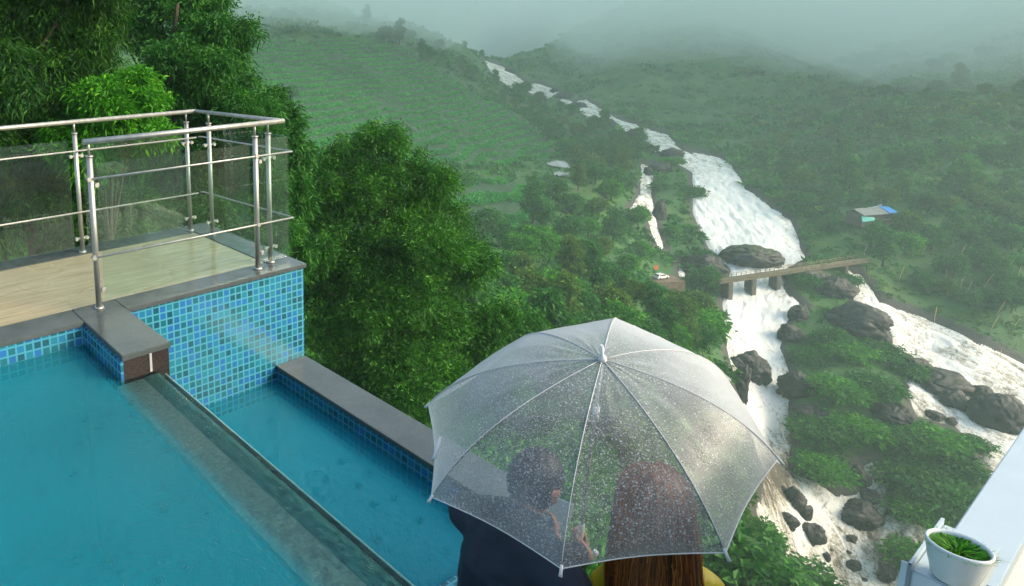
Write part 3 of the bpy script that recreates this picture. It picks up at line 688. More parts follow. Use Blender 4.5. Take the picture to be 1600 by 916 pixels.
# distant tree prototypes
def proto(kind, seed):
    r_ = random.Random(seed); lb = []
    if kind == 'round':
        for i in range(6): 
            a = i*1.05+r_.random(); lb.append((math.cos(a)*1.9*r_.uniform(.5, 1), math.sin(a)*1.9*r_.uniform(.5, 1), 4.3+r_.uniform(-.9, 1.2), r_.uniform(1.5, 2.2), r_.uniform(1.5, 2.2), r_.uniform(1.2, 1.8)))
        lb.append((0, 0, 5.4, 2.0, 2.0, 1.7)); h = 5.2; q = (620, 6, .62, .3, .28)
    elif kind == 'tall':
        for i in range(6):
            a = i*2.1; lb.append((math.cos(a)*.8, math.sin(a)*.8, 4+i*1.15, 1.9-i*.18, 1.9-i*.18, 1.3))
        h = 10; q = (560, 6, .6, .26, .25)
    elif kind == 'pole':
        for i in range(4):
            a = i*1.7; lb.append((math.cos(a)*1.6, math.sin(a)*1.6, 11.3+r_.uniform(-.5, .8), 1.9, 1.9, .9))
        h = 11; q = (360, 6, .6, .24, .28)
    else:
        for i in range(5):
            a = i*1.3; lb.append((math.cos(a)*1.2, math.sin(a)*1.2, .8+r_.uniform(-.1, .4), 1.3, 1.3, .85))
        lb.append((0, 0, 1.3, 1.4, 1.4, .9)); h = 1.2; q = (420, 6, .42, .2, .2)
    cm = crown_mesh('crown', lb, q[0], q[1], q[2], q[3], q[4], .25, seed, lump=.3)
    tm = trunk_mesh('trunk', h, .26 if kind != 'shrub' else .09, lb, seed, limbs=kind != 'shrub', base=-.8)
    return cm, tm
PRO = {}
MATS = {'d': M['leaf_far'], 'o': M['leaf_olive'], 'b': M['leaf_bright'], 'n': M['leaf_wet']}
for kd, seeds in (('round', (21, 22, 23)), ('tall', (31, 32)), ('pole', (41,)), ('shrub', (51, 52, 53))):
    for sdn in seeds:
        cm, tm = proto(kd, sdn); tm.materials.append(M['bark'])
        for mk in ('d', 'o', 'b', 'n'):
            c2 = cm.copy(); c2.materials.append(MATS[mk]); PRO[(kd, sdn, mk)] = (c2, tm)
KS = {'round': (21, 22, 23), 'tall': (31, 32), 'pole': (41,), 'shrub': (51, 52, 53)}
def plant(kind, P, s, mk, label, group=None, sxy=1.0, name=None, cat=None):
    cm, tm = PRO[(kind, rnd.choice(KS[kind]), mk)]
    nm = name or ('shrub' if kind == 'shrub' else 'tree')
    e = empty(nm, P, label, cat or nm, group, rnd.uniform(0, 6.28)); e.scale = (s*sxy, s*sxy, s)
    link('trunk', tm, None, e); link('crown', cm, None, e)
    return e
PXg, PYg = proj(np.stack([XX, YY, BZ], -1))
def scatter(poly, n, mind, clear=3.0, seed=1, ymin=55):
    rg = np.random.default_rng(seed); m = inpoly(PXg, PYg, poly) & (SD < -clear) & (YY > ymin)
    ids = np.where(m)[0]; rg.shuffle(ids); out = []; pts = []
    for i in ids:
        q = (PXg[i], PYg[i])
        if 1000 < q[0] < 1075 and 415 < q[1] < 505: continue
        if 1305 < q[0] < 1410 and 325 < q[1] < 385: continue
        if all((q[0]-a)**2+(q[1]-b)**2 > mind*mind for a, b in pts):
            pts.append(q); out.append((XX[i], YY[i], GZ[i]))
            if len(out) >= n: break
    return out
ZON = [
 ([(690,375),(860,350),(868,285),(960,300),(1000,335),(1060,420),(1118,462),(1092,560),(1100,640),(900,640),(700,560),(680,420)], 78, 27, (.7, 1.15), ('d','d','n','o','b'), ('round','round','round','tall'), 'trees of the dense wood on the slope left of the rapids', 'rounded green tree in the dense wood on the slope left of the rapids'),
 ([(850,150),(905,180),(960,215),(1000,235),(1025,245),(995,255),(985,330),(940,300),(880,250),(850,230),(800,185)], 34, 17, (.75, 1.2), ('d','n','d','o'), ('round','tall','round'), 'trees by the upper rapids below the tea slope', 'hazy green tree between the tea slope and the upper rapids'),
 ([(560,30),(700,70),(770,98),(790,135),(850,160),(800,175),(740,140),(660,100),(560,60)], 26, 15, (.9, 1.5), ('d','d','n'), ('round','tall'), 'misty trees on the ridge above the tea slope', 'grey-green misty tree on the ridge above the tea slope'),
 ([(1032,262),(1080,290),(1082,335),(1105,390),(1070,412),(1046,392),(1026,300)], 11, 20, (.45, .75), ('n','b','d'), ('round','shrub'), 'bushy trees on the strip between side stream and falls', 'bushy green tree on the strip between the side stream and the main falls'),
 ([(1170,250),(1300,150),(1600,60),(1600,520),(1500,500),(1390,455),(1350,400),(1350,365),(1290,370),(1240,320),(1180,275)], 84, 27, (.6, 1.2), ('d','d','n','o','b'), ('round','round','tall'), 'trees scattered over the steep slope right of the river', 'dark green tree on the steep slope right of the river'),
 ([(700,560),(1090,660),(1110,720),(1140,860),(1000,900),(800,900),(700,700)], 24, 45, (.8, 1.2), ('d','n','o'), ('round',), 'trees down the slope seen through the umbrella', 'dark tree down the slope behind the clear umbrella and the two people'),
]
LMK = [(1060,240,'the side stream head'),(1000,300,'the side stream'),(1050,350,'the side stream mouth'),(1032,438,'the white car'),(870,268,'the road bend'),(780,330,'the small tea patch'),(724,290,'the lone bare-trunked tree'),(945,193,'the upper rapids boulder'),(850,145,'the highest rapids'),(770,105,'the river head fog'),(600,240,'the big pointed tree'),(780,520,'the big pointed tree foot'),(940,510,'the umbrella top'),(1100,412,'the grey slab boulder'),(1140,440,'the left bridge end'),(1350,408,'the right bridge end'),(1358,340,'the blue-tarped hut'),(1280,332,'the yellow tarpaulin'),(1160,300,'the main falls'),(1110,245,'the lip of the falls'),(1480,500,'the right channel'),(1590,560,'the right channel end'),(1540,450,'the rain streaks'),(1600,250,'the photo right edge'),(1450,150,'the right slope cloud'),(1250,150,'the cloud above the falls'),(1140,560,'the wet bank rocks'),(640,80,'the tea slope top'),(740,130,'the tea slope crest')]
CW = {'d': 'dark', 'n': 'mid green', 'o': 'olive green', 'b': 'bright green'}
def tree_label(P, kd, mk, s, where):
    x, y = proj(np.array(P)); q = min(LMK, key=lambda l_: (l_[0]-x)**2+(l_[1]-y)**2); dx, dy = x-q[0], y-q[1]
    rel = ('just' if math.hypot(dx, dy) < 35 else 'further')+' '+(('right of' if dx > 0 else 'left of') if abs(dx) > abs(dy) else ('below' if dy > 0 else 'above'))
    return '%s %s %s %s %s' % ('large' if s > .95 else 'small', CW[mk], {'round': 'round tree', 'tall': 'narrow tree', 'shrub': 'bush', 'pole': 'bare-trunked tree'}[kd], rel, q[2])
for zi, (poly, n, md, (s0, s1), mks, kds, grp, lab) in enumerate(ZON):
    for p in scatter(poly, n, md, 3.5 if zi != 3 else 1.2, 100+zi): kd, mk, ss = rnd.choice(kds), rnd.choice(mks), rnd.uniform(s0, s1); plant(kd, (p[0], p[1], p[2]-.5), ss, mk, tree_label(p, kd, mk, ss, zi), grp)
def P_(x, y): 
    p = hit(x, y); return (p[0], p[1], gz(p[0], p[1]))
plant('pole', P_(724, 352), 1.15, 'd', 'lone tree with a bare straight trunk and flat crown, above the small tea patch', sxy=.8)
plant('tall', P_(832, 350), 1.25, 'd', 'tall dark tree at the right end of the small tea patch')
plant('round', P_(457, 160), .9, 'd', 'dark misty tree alone on the tea slope, above the big pointed tree', sxy=.8)
plant('tall', P_(958, 262), .9, 'n', 'green tree on the near bank where the upper rapids widen')
for x, y, s, mk, sx, lab in [
 (1298,545,1.9,'n',.75,'tall dark shrub growing between the two big boulders below the bridge'),
 (1320,560,1.5,'b',1.3,'bright green shrub patch at the top of the island below the bridge'),
 (1375,560,1.35,'n',1.3,'dense green shrub on the right shoulder of the rocky island'),
 (1420,585,1.2,'d',1.3,'dark shrub at the right tip of the island, above the long flat boulder'),
 (1260,565,1.2,'d',1.0,'dark green shrub on the left edge of the island, above the wet rocks'),
 (1310,620,1.6,'b',1.3,'bright green shrub in the centre of the island'),
 (1365,620,1.6,'n',1.3,'leafy green shrub right of the island centre'),
 (1280,690,1.6,'n',1.3,'green shrub at the lower left of the island by the waterfall pool'),
 (1335,680,1.6,'b',1.3,'light green shrub on the lower middle of the island'),
 (1285,745,1.5,'b',1.25,'rounded bright green shrub standing out over the calm pool'),
 (1400,700,1.5,'n',1.3,'dark green shrub beside the boulder in the middle of the island'),
 (1450,700,1.6,'b',1.4,'light green shrub at the top of the lower island'),
 (1495,745,1.4,'n',1.3,'green shrub on the right side of the lower island'),
 (1420,760,1.8,'n',1.3,'large green shrub covering the middle of the lower island'),
 (1475,795,1.7,'d',1.3,'dark green shrub at the foot of the lower island above the pot'),
 (1425,810,1.5,'b',1.2,'green shrub at the lower left tip of the lower island'),
 (1520,700,1.0,'d',1.2,'small dark shrub among boulders right of the lower island'),
 (1425,885,1.8,'b',.9,'leafy shrub just left of the white plant shelf'),
 (1250,912,2.0,'n',1.2,'branching bush at the bottom of the photo, right of the umbrella tip'),
 (1180,905,1.8,'d',1.2,'dark bush at the bottom of the photo under the umbrella tip'),
 (1185,850,1.5,'b',.8,'narrow bright green bush along the right edge of the umbrella'),
 (1120,925,2.0,'n',1.2,'green bush at the bottom edge beside the yellow jacket'),
 (1085,478,.9,'n',1.2,'green shrub on the bank right of the white car'),
 (1085,525,1.9,'b',1.1,'large bright green shrub on the bank above the top of the umbrella'),
 (1050,500,.9,'n',1.2,'mid green shrub below the white car'),
 (1118,500,1.0,'n',1.0,'green shrub on the left bank below the bridge end'),
 (1100,592,1.5,'n',1.1,'green shrub on the left bank by the wet rocks'),
 (1260,445,1.1,'d',1.3,'dark shrub on the big rock under the bridge'),
 (1320,445,1.1,'n',1.3,'dark green shrub under the right end of the bridge'),
 (1050,258,1.3,'b',1.2,'green shrub on the rock where the side stream splits off'),
 (1085,305,1.5,'n',.9,'green shrub on the left lip of the main falls')]:
    plant('shrub', P_(x, y), s*1.18, mk, lab, sxy=sx)

# stuff: ground scrub over the slopes, tea rows
def clump_stuff(name, pts, size, quads, mat, seed, flat=.7, L=.5, Wd=.25, up=.3):
    rg = np.random.default_rng(seed); n = len(pts); P0 = np.array(pts); s = size*rg.uniform(.6, 1.4, n)
    d = unit(rg.normal(size=(n*quads, 3))); d[:, 2] = np.abs(d[:, 2]); sr = np.repeat(s, quads)
    P = np.repeat(P0, quads, 0)+d*sr[:, None]*np.array([1, 1, flat])*rg.uniform(.5, 1, (n*quads, 1))
    D = unit(d+rg.normal(size=d.shape)*.7+np.array([0, 0, up]))
    v = np.clip(np.repeat(rg.normal(.5, .2, n), quads)+rg.normal(size=n*quads)*.1, 0, 1)
    V, Fq, va = leaves(P, D, L*sr*rg.uniform(.6, 1.3, n*quads), Wd*sr*rg.uniform(.7, 1.3, n*quads), v, rg, .1)
    return tag(link(name, npmesh(name, V, Fq, attr={'v': va}), mat), kind='stuff')
vis = (PXg > -60) & (PXg < 1680) & (PYg > -10) & (PYg < 1000) & (SD < -1.0)
ids = np.where(vis & (TM < .5) & (YY > 25))[0]
rg0 = np.random.default_rng(5)
def pick(ids_, n): 
    i = rg0.choice(ids_, min(n, len(ids_)), replace=False); return np.stack([XX[i]+rg0.normal(size=len(i))*.3, YY[i], GZ[i]-.15], 1), YY[i]
pp, yy_ = pick(ids, 17000); cl_ = fbm2(pp[:, 0]/22, pp[:, 1]/22, 77, 3); clump_stuff('undergrowth', pp, np.clip(yy_/130, .7, 2.6)*np.clip((cl_-.2)*2.6, .5, 1.7), 26, M['leaf_far'], 1, L=.75, Wd=.4)
nn_ = 9000; un = rg0.uniform(-.35, 1.3, nn_); yn = np.exp(rg0.uniform(math.log(9), math.log(75), nn_)); xn = un*yn; zn, _, _ = ground(xn, yn)
clump_stuff('undergrowth', np.stack([xn, yn, zn], 1), np.clip(yn/45, .3, 1.3), 46, M['leaf_wet'], 7, L=.5, Wd=.2, flat=1.0)
ir = ids[(PXg[ids] > 1150)]; pp, yy_ = pick(ir, 6500); cl_ = fbm2(pp[:, 0]/16, pp[:, 1]/16, 78, 3); clump_stuff('scrub', pp, np.clip(yy_/190, .5, 1.8)*np.clip((cl_-.3)*3, .4, 1.9), 26, M['leaf_olive'], 2, L=.8, Wd=.36)
# tea: bushes in rows along the contours
ti = np.where((TM > .5) & (SD < -1))[0]
rep = 5; xi = np.repeat(XX[ti], rep)+rg0.normal(size=len(ti)*rep)*.8; yi = np.repeat(YY[ti], rep)*(1+rg0.normal(size=len(ti)*rep)*.0025)
zi, _, sdi = ground(xi, yi); ph = (zi/2.2+.25*fbm2(xi/30, yi/30, 9, 2)) % 1.0
m = (ph < .5) & (fbm2(xi/9, yi/9, 21, 3) > .33)
pts_t = np.stack([xi, yi, zi], 1)[m]; sel = rg0.permutation(len(pts_t))[:42000]; print('tea', m.sum())
clump_stuff('tea_rows', pts_t[sel], .58, 8, M['tea'], 3, flat=.9, L=1.0, Wd=.65)

# ---------------------------------------------------------------- rocks
t = NT('rock'); g = t.geo(); n1 = t.noise(.35, 6, .65, g); n2 = t.noise(2.5, 6, .7, g)
base_c = t.ramp(n2, [(.3, (.004, .004, .005)), (.55, (.015, .015, .016)), (.75, (.045, .042, .038))])
nrm = t.n('NewGeometry'); sp = t.n('SeparateXYZ'); t.l(nrm.outputs['Normal'], sp.inputs[0])
mm = t.n('MapRange'); mm.inputs[1].default_value = .75; mm.inputs[2].default_value = 1.0; t.l(t.math('ADD', t.math('MULTIPLY', sp.outputs[2], .55), t.math('MULTIPLY', n1, .85)), mm.inputs[0])
def rock_mat(moss):
    pass
mfac = t.n('Value'); mfac.outputs[0].default_value = .8
mossc = t.ramp(n2, [(.3, (.02, .045, .01)), (.7, (.07, .10, .02))])
t.set(Base__Color=t.mix(t.math('MULTIPLY', mm.outputs[0], mfac.outputs[0]), base_c, mossc), Roughness=t.ramp(n1, [(.3, (.45,)*3), (.7, (.75,)*3)]), Normal=t.bump(t.math('ADD', n1, t.math('MULTIPLY', n2, .4)), .4, .8))
M['rock_moss'] = t.m; M['rock'] = t.m.copy(); M['rock'].name = 'rock_bare'
for nd in M['rock'].node_tree.nodes:
    if nd.type == 'VALUE': nd.outputs[0].default_value = .12
def rock(cx, cy, w, h, label, moss=False, seed=None, rough=.22, flatten=1.0):
    p = hit(cx, cy+h*.25); Y = p[1]; s = Y/FPX; rx = w*s*.46; th = math.radians(28)
    ry = rx*.75; rz = max(.5*rx, (h*s*.5-ry*math.sin(th)*.35)/math.cos(th))*flatten
    bm = bmesh.new(); bmesh.ops.create_icosphere(bm, subdivisions=5, radius=1)
    sd_ = (seed or cx*7+cy)*.37
    for v in bm.verts:
        n0 = v.co.copy(); o = Vector((sd_, sd_*.7, -sd_*.3))
        k = 1+rough*1.7*mnoise.noise(n0*1.1+o)+rough*.7*mnoise.noise(n0*2.6+o)+rough*.28*mnoise.noise(n0*7+o)
        cr = abs(mnoise.noise(n0*1.7+o*1.3)); k -= .16*max(0, .10-cr)/.10; k += rough*.16*mnoise.noise(n0*15+o) - .05*max(0, .12-abs(mnoise.noise(n0*4.1+o)))/.12
        q = n0*k; v.co = (q.x*rx, q.y*ry, q.z*rz if q.z > 0 else q.z*rz*.9)
    me = bpy.data.meshes.new('boulder'); bm.to_mesh(me); bm.free()
    for f in me.polygons: f.use_smooth = True
    o = link('boulder', me, M['rock_moss'] if moss else M['rock']); o.location = (p[0], p[1]+ry*.2, p[2]+rz*.22); o.rotation_euler = (0, 0, (sd_*13 % 1)*.5-.25)
    return tag(o, label, 'boulder')
for r_ in [
 (1180,397,90,46,'big mossy-topped boulder in the rapids just above the bridge',1,.14),(1098,412,68,44,'grey slab boulder on the left bank above the bridge',0),(1262,428,70,36,'dark boulder under the right half of the bridge',1),(1310,448,70,44,'flat brown rock right of the bridge piers',0),
 (1249,489,34,42,'upright dark boulder at the top left of the island',0,.14),(1345,500,96,66,'largest dark boulder, sloping down to the right channel',0,.2),(1370,520,44,36,'dark boulder tucked under the right end of the largest one',0),(1238,520,40,40,'brown boulder below the upright one at the island edge',1),
 (1178,570,66,56,'wet dark rock in the left waterfall channel',0,.3),(1158,600,30,70,'wet rock ledge against the left bank by the falls',0,.3),(1248,600,62,60,'grey boulder with a thread of water on the island left edge',0),(1262,640,50,36,'low dark boulder beside the falls pool',0),(1290,655,40,26,'dark rock under the island shrubs near the falls pool',0),
 (1398,645,62,52,'rounded dark boulder in the middle of the island',0,.16),(1425,572,56,50,'mossy dark boulder at the right tip of the island',1),(1473,597,98,34,'long flat dark boulder in the right channel',0,.12),(1492,622,44,36,'dark boulder hanging below the long flat one',0),(1534,613,46,32,'dark boulder between the long flat one and the huge one at right',0),(1567,642,94,84,'huge dark boulder at the right edge above the white ledge',0,.12),
 (1408,605,26,26,'small dark boulder by the narrow gap right of the island',0),(1487,657,18,14,'small round dark stone in foam left of the huge boulder',0),(1460,648,34,20,'low dark stones in the brown water below the long boulder',0),(1450,660,16,12,'small pale brown stone beside the island edge',0),(1513,710,44,30,'dark boulder below the huge one by the lower island',0),(1528,694,14,12,'small round stone just above the dark boulder by the lower island',0),(1500,725,14,10,'small stone low beside the lower island',0),
 (1343,742,36,46,'tall dark boulder with water falling beside it, left of the lower island',0),(1360,775,36,30,'dark boulder below the tall one in the side cascade',0),(1348,802,72,54,'large brown-black boulder above the lowest rapids',0,.18),(1388,800,18,14,'small boulder right of the large brown-black one',0),
 (1242,778,40,44,'dark rock at the lip of the calm pool',0),(1225,765,18,14,'small dark stone at the top of the left lower rapids',0),(1258,800,26,34,'narrow dark boulder between two foaming streams',0),(1268,830,50,44,'round dark boulder below the narrow one in the foam',0),(1232,812,36,34,'dark boulder left of the two foaming streams',0),
 (1331,841,20,18,'small dark boulder in the middle of the lowest foam',0),(1291,870,16,22,'small pointed dark stone in the lowest foam',0),(1334,882,28,20,'low dark stone near the bottom of the rapids',0),(1296,858,12,8,'tiny dark stone in the lowest foam',0),(1326,862,10,8,'tiny round stone between the lowest boulders',0),(1353,907,18,12,'dark stone at the bottom edge of the rapids',0),(1385,895,34,48,'dark slab against the lower right bank',0),(1200,855,60,80,'big dark boulder on the near bank beside the umbrella',0),(1222,900,36,40,'dark boulder at the foot of the near bank',0),
 (944,193,44,26,'grey boulder in the hazy upper rapids',0),(990,213,32,30,'dark boulder between two hazy upper rapids',0),(1018,231,22,16,'small rounded boulder on the hazy upper left bank',0),(1051,240,38,26,'mossy boulder at the head of the side stream',1),(880,150,34,16,'low hazy rocks in the highest rapids',0),(905,164,26,14,'hazy rock below the highest rapids',0),(868,141,18,9,'small hazy rock between the highest white patches',0),(796,110,20,12,'misty rock where the river comes out of the fog',0),(1035,262,40,18,'flat grey rock beside the side stream',0),(1012,268,14,20,'dark rock dividing the side stream',0),
 (1150,565,26,26,'dark boulder on the left bank below the bridge',0),(1030,330,22,50,'grey rock slope right of the side stream',0)]:
    rock(*r_[:5], moss=bool(r_[5]), rough=r_[6] if len(r_) > 6 else .22)

# ---------------------------------------------------------------- bridge, car, hut, sign, road
bl_ = at(1124, 438, 184.5); br_ = at(1348, 406, 191); zb_ = (bl_[2]+br_[2])/2
bd = Vector((br_[0]-bl_[0], br_[1]-bl_[1], 0)); blen = bd.length; bang = math.atan2(bd.y, bd.x)
bg_ = empty('bridge', (bl_[0], bl_[1], bl_[2]), 'narrow weathered concrete bridge with railings crossing the rapids', 'bridge'); bg_.rotation_euler = (0, -math.atan2(br_[2]-bl_[2], blen), bang)
boxes('bridge_deck', [(-1, blen+1, -1.4, 1.4, -.42, -.05)], M['concrete'], bg_)
boxes('girder', [(-1, blen+1, -1.1, -.8, -.75, -.422)], M['concrete'], bg_); boxes('girder', [(-1, blen+1, .8, 1.1, -.75, -.422)], M['concrete'], bg_)
for sy in (-1.3, 1.3):
    lst = [([(-1, sy, 1.0), (blen+1, sy, 1.0)], .06), ([(-1, sy, .5), (blen+1, sy, .5)], .05)]
    k = -1.0
    while k < blen+1: lst.append(([(k, sy, -.05), (k, sy, 1.02)], .075)); k += 1.6
    tubes('railing', lst, simple('railing_rust', (.26, .21, .12), .8, noise_amt=.3, scale=2), bg_, 5)
for fx in (.055, .215, .385):
    boxes('pier', [(fx*blen-.85, fx*blen+.85, -1.3, 1.3, -8.5, -.76)], M['rust_concrete'], bg_, .15)
boxes('pier', [(.86*blen-.6, .86*blen+.6, -1.3, 1.3, -6, -.76)], M['rust_concrete'], bg_, .15)

def car(P, rz):
    e = empty('car', P, 'small white car parked among the trees left of the bridge', 'car', rz=rz)
    prof = [(-2.05, .35), (-2.08, .75), (-1.95, 1.0), (-1.75, 1.06), (-1.45, 1.52), (-.2, 1.58), (.45, 1.52), (1.05, 1.05), (1.85, .92), (2.05, .7), (2.05, .35)]
    V = []; Fc = []; n = len(prof)
    for y, k in ((-.82, 0), (.82, 1)):
        for x, z in prof: V.append((x, y*(1-.14*max(0, z-1)/.5), z))
    for i in range(n): Fc.append((i, (i+1) % n, n+(i+1) % n, n+i))
    Fc += [tuple(range(n-1, -1, -1)), tuple(range(n, 2*n))]
    me = bpy.data.meshes.new('body'); me.from_pydata(V, [], Fc); me.update(); o = link('body', me, simple('car_white', (.8, .8, .82), .3, noise_amt=.02, coat=.5), e)
    gm = simple('car_glass', (.02, .03, .035), .1, noise_amt=.1)
    for sgn in (-1, 1):
        vs_ = [(-1.35, .80, 1.08), (.85, .80, 1.08), (.42, .715, 1.45), (-1.2, .715, 1.45)]
        me = bpy.data.meshes.new('side_window'); me.from_pydata([(x, sgn*(y+.012), z) for x, y, z in vs_], [], [(0, 1, 2, 3)]); me.update(); link('side_window', me, gm, e)
    for nm, vs_ in (('windscreen', [(1.07, -.72, 1.10), (1.07, .72, 1.10), (.52, .66, 1.50), (.52, -.66, 1.50)]), ('rear_window', [(-1.80, -.7, 1.10), (-1.80, .7, 1.10), (-1.52, .66, 1.48), (-1.52, -.66, 1.48)])):
        me = bpy.data.meshes.new(nm); me.from_pydata(vs_, [], [(0, 1, 2, 3)]); me.update(); link(nm, me, gm, e)
    for x in (-1.25, 1.3):
        for y in (-.78, .78): tubes('wheel', [([(x, y-.1, .32), (x, y+.1, .32)], .32)], simple('tyre', (.02, .02, .02), .8) if 'tyre' not in bpy.data.materials else bpy.data.materials['tyre'], e, 18)
    for y in (-.6, .6): boxes('headlight', [(2.03, 2.07, y-.16, y+.16, .62, .76)], M['glass_edge'], e)
cp = P_(1032, 446); car((cp[0], cp[1], cp[2]+2.0), .25)
boxes('parking_pad', [(cp[0]-4, cp[0]+5, cp[1]-3, cp[1]+3, cp[2]-2, cp[2]+1.98)], simple('earth_pad', (.15, .11, .07), .95, noise_amt=.3, scale=.8))
tag(bpy.data.objects['parking_pad'], kind='structure')
sg = empty('sign', P_(1024, 430), 'small orange board on a post near the white car', 'sign')
tubes('post', [([(0, 0, 0), (0, 0, 2.4)], .06)], M['steel'], sg); boxes('board', [(-.7, .7, -.05, -.0, 1.6, 3.0)], simple('orange_paint', (.6, .16, .04), .5), sg)
hp = P_(1358, 352); hu = empty('hut', (hp[0], hp[1], hp[2]+1.6), 'low grey-roofed hut with turquoise wall and blue tarpaulin on the right slope', 'hut', rz=.12); hu.scale = (1.2, 1.2, 1.15)
boxes('wall', [(-4.6, 5.6, -1.6, 2.4, -1.5, 2.1)], simple('hut_wall', (.10, .09, .07), .9, noise_amt=.4, scale=1.2), hu)
def slab(name, pts, th, mat, parent):
    V = list(pts)+[(x, y, z-th) for x, y, z in pts]; n = len(pts)
    Fc = [tuple(range(n)), tuple(range(2*n-1, n-1, -1))]+[(i, n+i, n+(i+1) % n, (i+1) % n) for i in range(n)]
    me = bpy.data.meshes.new(name); me.from_pydata(V, [], Fc); me.update(); return link(name, me, mat, parent)
gm = simple('tin_roof', (.17, .19, .18), .5, noise_amt=.35, scale=1.5)
slab('roof', [(-5.0, -2.4, 2.0), (2.9, -2.4, 2.05), (2.9, .4, 3.3), (-5.0, .4, 3.2)], .1, gm, hu); slab('roof', [(-4.6, .4, 3.25), (2.8, .4, 3.3), (2.8, 2.8, 2.4), (-4.6, 2.8, 2.4)], .1, gm, hu)
slab('tarpaulin', [(2.7, -2.6, 2.2), (6.2, -2.2, 1.9), (6.0, .6, 3.1), (3.0, .5, 3.45)], .08, simple('blue_tarp', (.03, .22, .6), .4, noise_amt=.2, scale=2), hu)
slab('turquoise_sheet', [(-4.9, -1.65, 1.7), (-4.9, -2.1, .1), (-.9, -2.1, .3), (-.9, -1.65, 1.0)], .06, simple('turquoise', (.05, .48, .42), .5, noise_amt=.15, scale=2), hu)
tubes('pole', [([(.5, -2.3, .2), (5.8, -2.4, .75)], .09)], simple('yellow_bamboo', (.35, .36, .05), .7), hu)
tubes('prop', [([(-1, .3, 3.3), (2.1, .2, 3.5)], .1), ], M['white_paint'], hu); slab('sheet_edge', [(2.2, .2, 3.9), (3.6, .2, 4.1), (3.4, .5, 3.4), (2.4, .5, 3.4)], .06, M['white_paint'], hu)
yp = P_(1280, 333); yt = slab('tarpaulin', [(-1.2, -.6, .6), (1.2, -.5, .5), (1.1, .7, 1.3), (-1.1, .7, 1.4)], .5, simple('yellow_tarp', (.35, .42, .04), .6, noise_amt=.3, scale=2), None); yt.location = yp; tag(yt, 'small yellow-green tarpaulin among bushes left of the hut', 'tarpaulin')
# wet road bend by the tea slope
rp_ = [(853,260),(868,256),(884,258),(892,268),(888,278),(872,281),(858,276),(874,272),(878,265),(866,264)]
V = []
for x, y in rp_:
    p = hit(x, y); V.append((p[0], p[1], gz(p[0], p[1])+.9))
me = bpy.data.meshes.new('road'); me.from_pydata(V, [], [tuple(range(len(V)))]); me.update(); tag(link('road', me, simple('wet_road', (.30, .33, .34), .25, noise_amt=.1, scale=.5)), kind='structure')
# warm-lit rain on the right slope: added stalks, the light put into their colour
rg_ = random.Random(4)
def rain_streak_mesh():
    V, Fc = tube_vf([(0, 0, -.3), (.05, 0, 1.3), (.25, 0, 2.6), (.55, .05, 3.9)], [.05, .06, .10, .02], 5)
    me = bpy.data.meshes.new('rain_streak'); me.from_pydata([tuple(v) for v in V], [], Fc); me.update(); me.materials.append(simple('lit_rain', (.50, .38, .16), .8, noise_amt=.2, scale=3)); return me
rmh = rain_streak_mesh()
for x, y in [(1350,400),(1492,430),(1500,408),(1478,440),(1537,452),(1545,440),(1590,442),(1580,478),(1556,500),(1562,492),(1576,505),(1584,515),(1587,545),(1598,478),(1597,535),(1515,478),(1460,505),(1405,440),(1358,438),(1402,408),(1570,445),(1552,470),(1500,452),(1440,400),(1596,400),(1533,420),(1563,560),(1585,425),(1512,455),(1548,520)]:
    p = P_(x, y); o = bpy.data.objects.new('rain_streak', rmh); COL.objects.link(o); o.location = p; s = rg_.uniform(.7, 1.3); o.scale = (s, s, s); o.rotation_euler = (rg_.uniform(-.15, .15), rg_.uniform(-.05, .25), rg_.uniform(-.4, .4))
    tag(o, 'pale lit rain streak leaning over the dark slope right of the river', 'streak', 'lit rain streaks over the right slope')
#@@PART4
# ---------------------------------------------------------------- umbrella
UH = np.array([1.232, 2.129, .495]); UAX = unit(np.array([-.2091, -.2050, .9561]))
def depth_of(P): return float((np.asarray(P)-CAMP) @ MB_[2])
hub = CAMP + ray(941, 562)*depth_of(UH)
TIP0 = [(.83, 2.49, .16), (.77, 2.08, .06), (1.02, 1.73, .04), (1.43, 1.66, .11), (1.77, 1.89, .24), (1.83, 2.30, .34), (1.58, 2.65, .36), (1.16, 2.73, .28)]
TPX = [(669, 632), (674, 777), (877, 889), (1134, 864), (1216, 717), (1136, 590), (968, 510), (800, 545)]
TP = [CAMP + ray(*q)*depth_of(p) for q, p in zip(TPX, TIP0)]
um = empty('umbrella', tuple(hub), 'large clear plastic dome umbrella covered in raindrops, held over the two people', 'umbrella')
def loc(P): return Vector(P)-Vector(hub)
HB = .165
def canopy_pt(k, s, t_):
    """k panel, s across 0..1, t from hub 0 to rim 1"""
    a, b = TP[k]-hub, TP[(k+1) % 8]-hub
    tip = a*(1-s)+b*s; ha = float(a@UAX); hb = float(b@UAX); h = ha*(1-s)+hb*s
    flat = tip - UAX*h
    scal = 1 - .035*math.sin(PI*s)*t_**2; bow = 1+.0*s
    chord = np.linalg.norm(a*(1-s)+b*s)/(np.linalg.norm(a)*(1-s)+np.linalg.norm(b)*s)
    lift = 1/(chord**.55)
    r = t_
    z = h*(.25*t_+.75*t_**2.3) + HB*0*(t_*(1-t_))
    return flat*r*(1+.10*math.sin(PI*min(1, t_))*(1))*scal*(lift if t_ < 1 else 1+(lift-1)*.2)*1.0 + UAX*z
V = []; Fc = []; ns, ntt = 12, 22; uvv = []
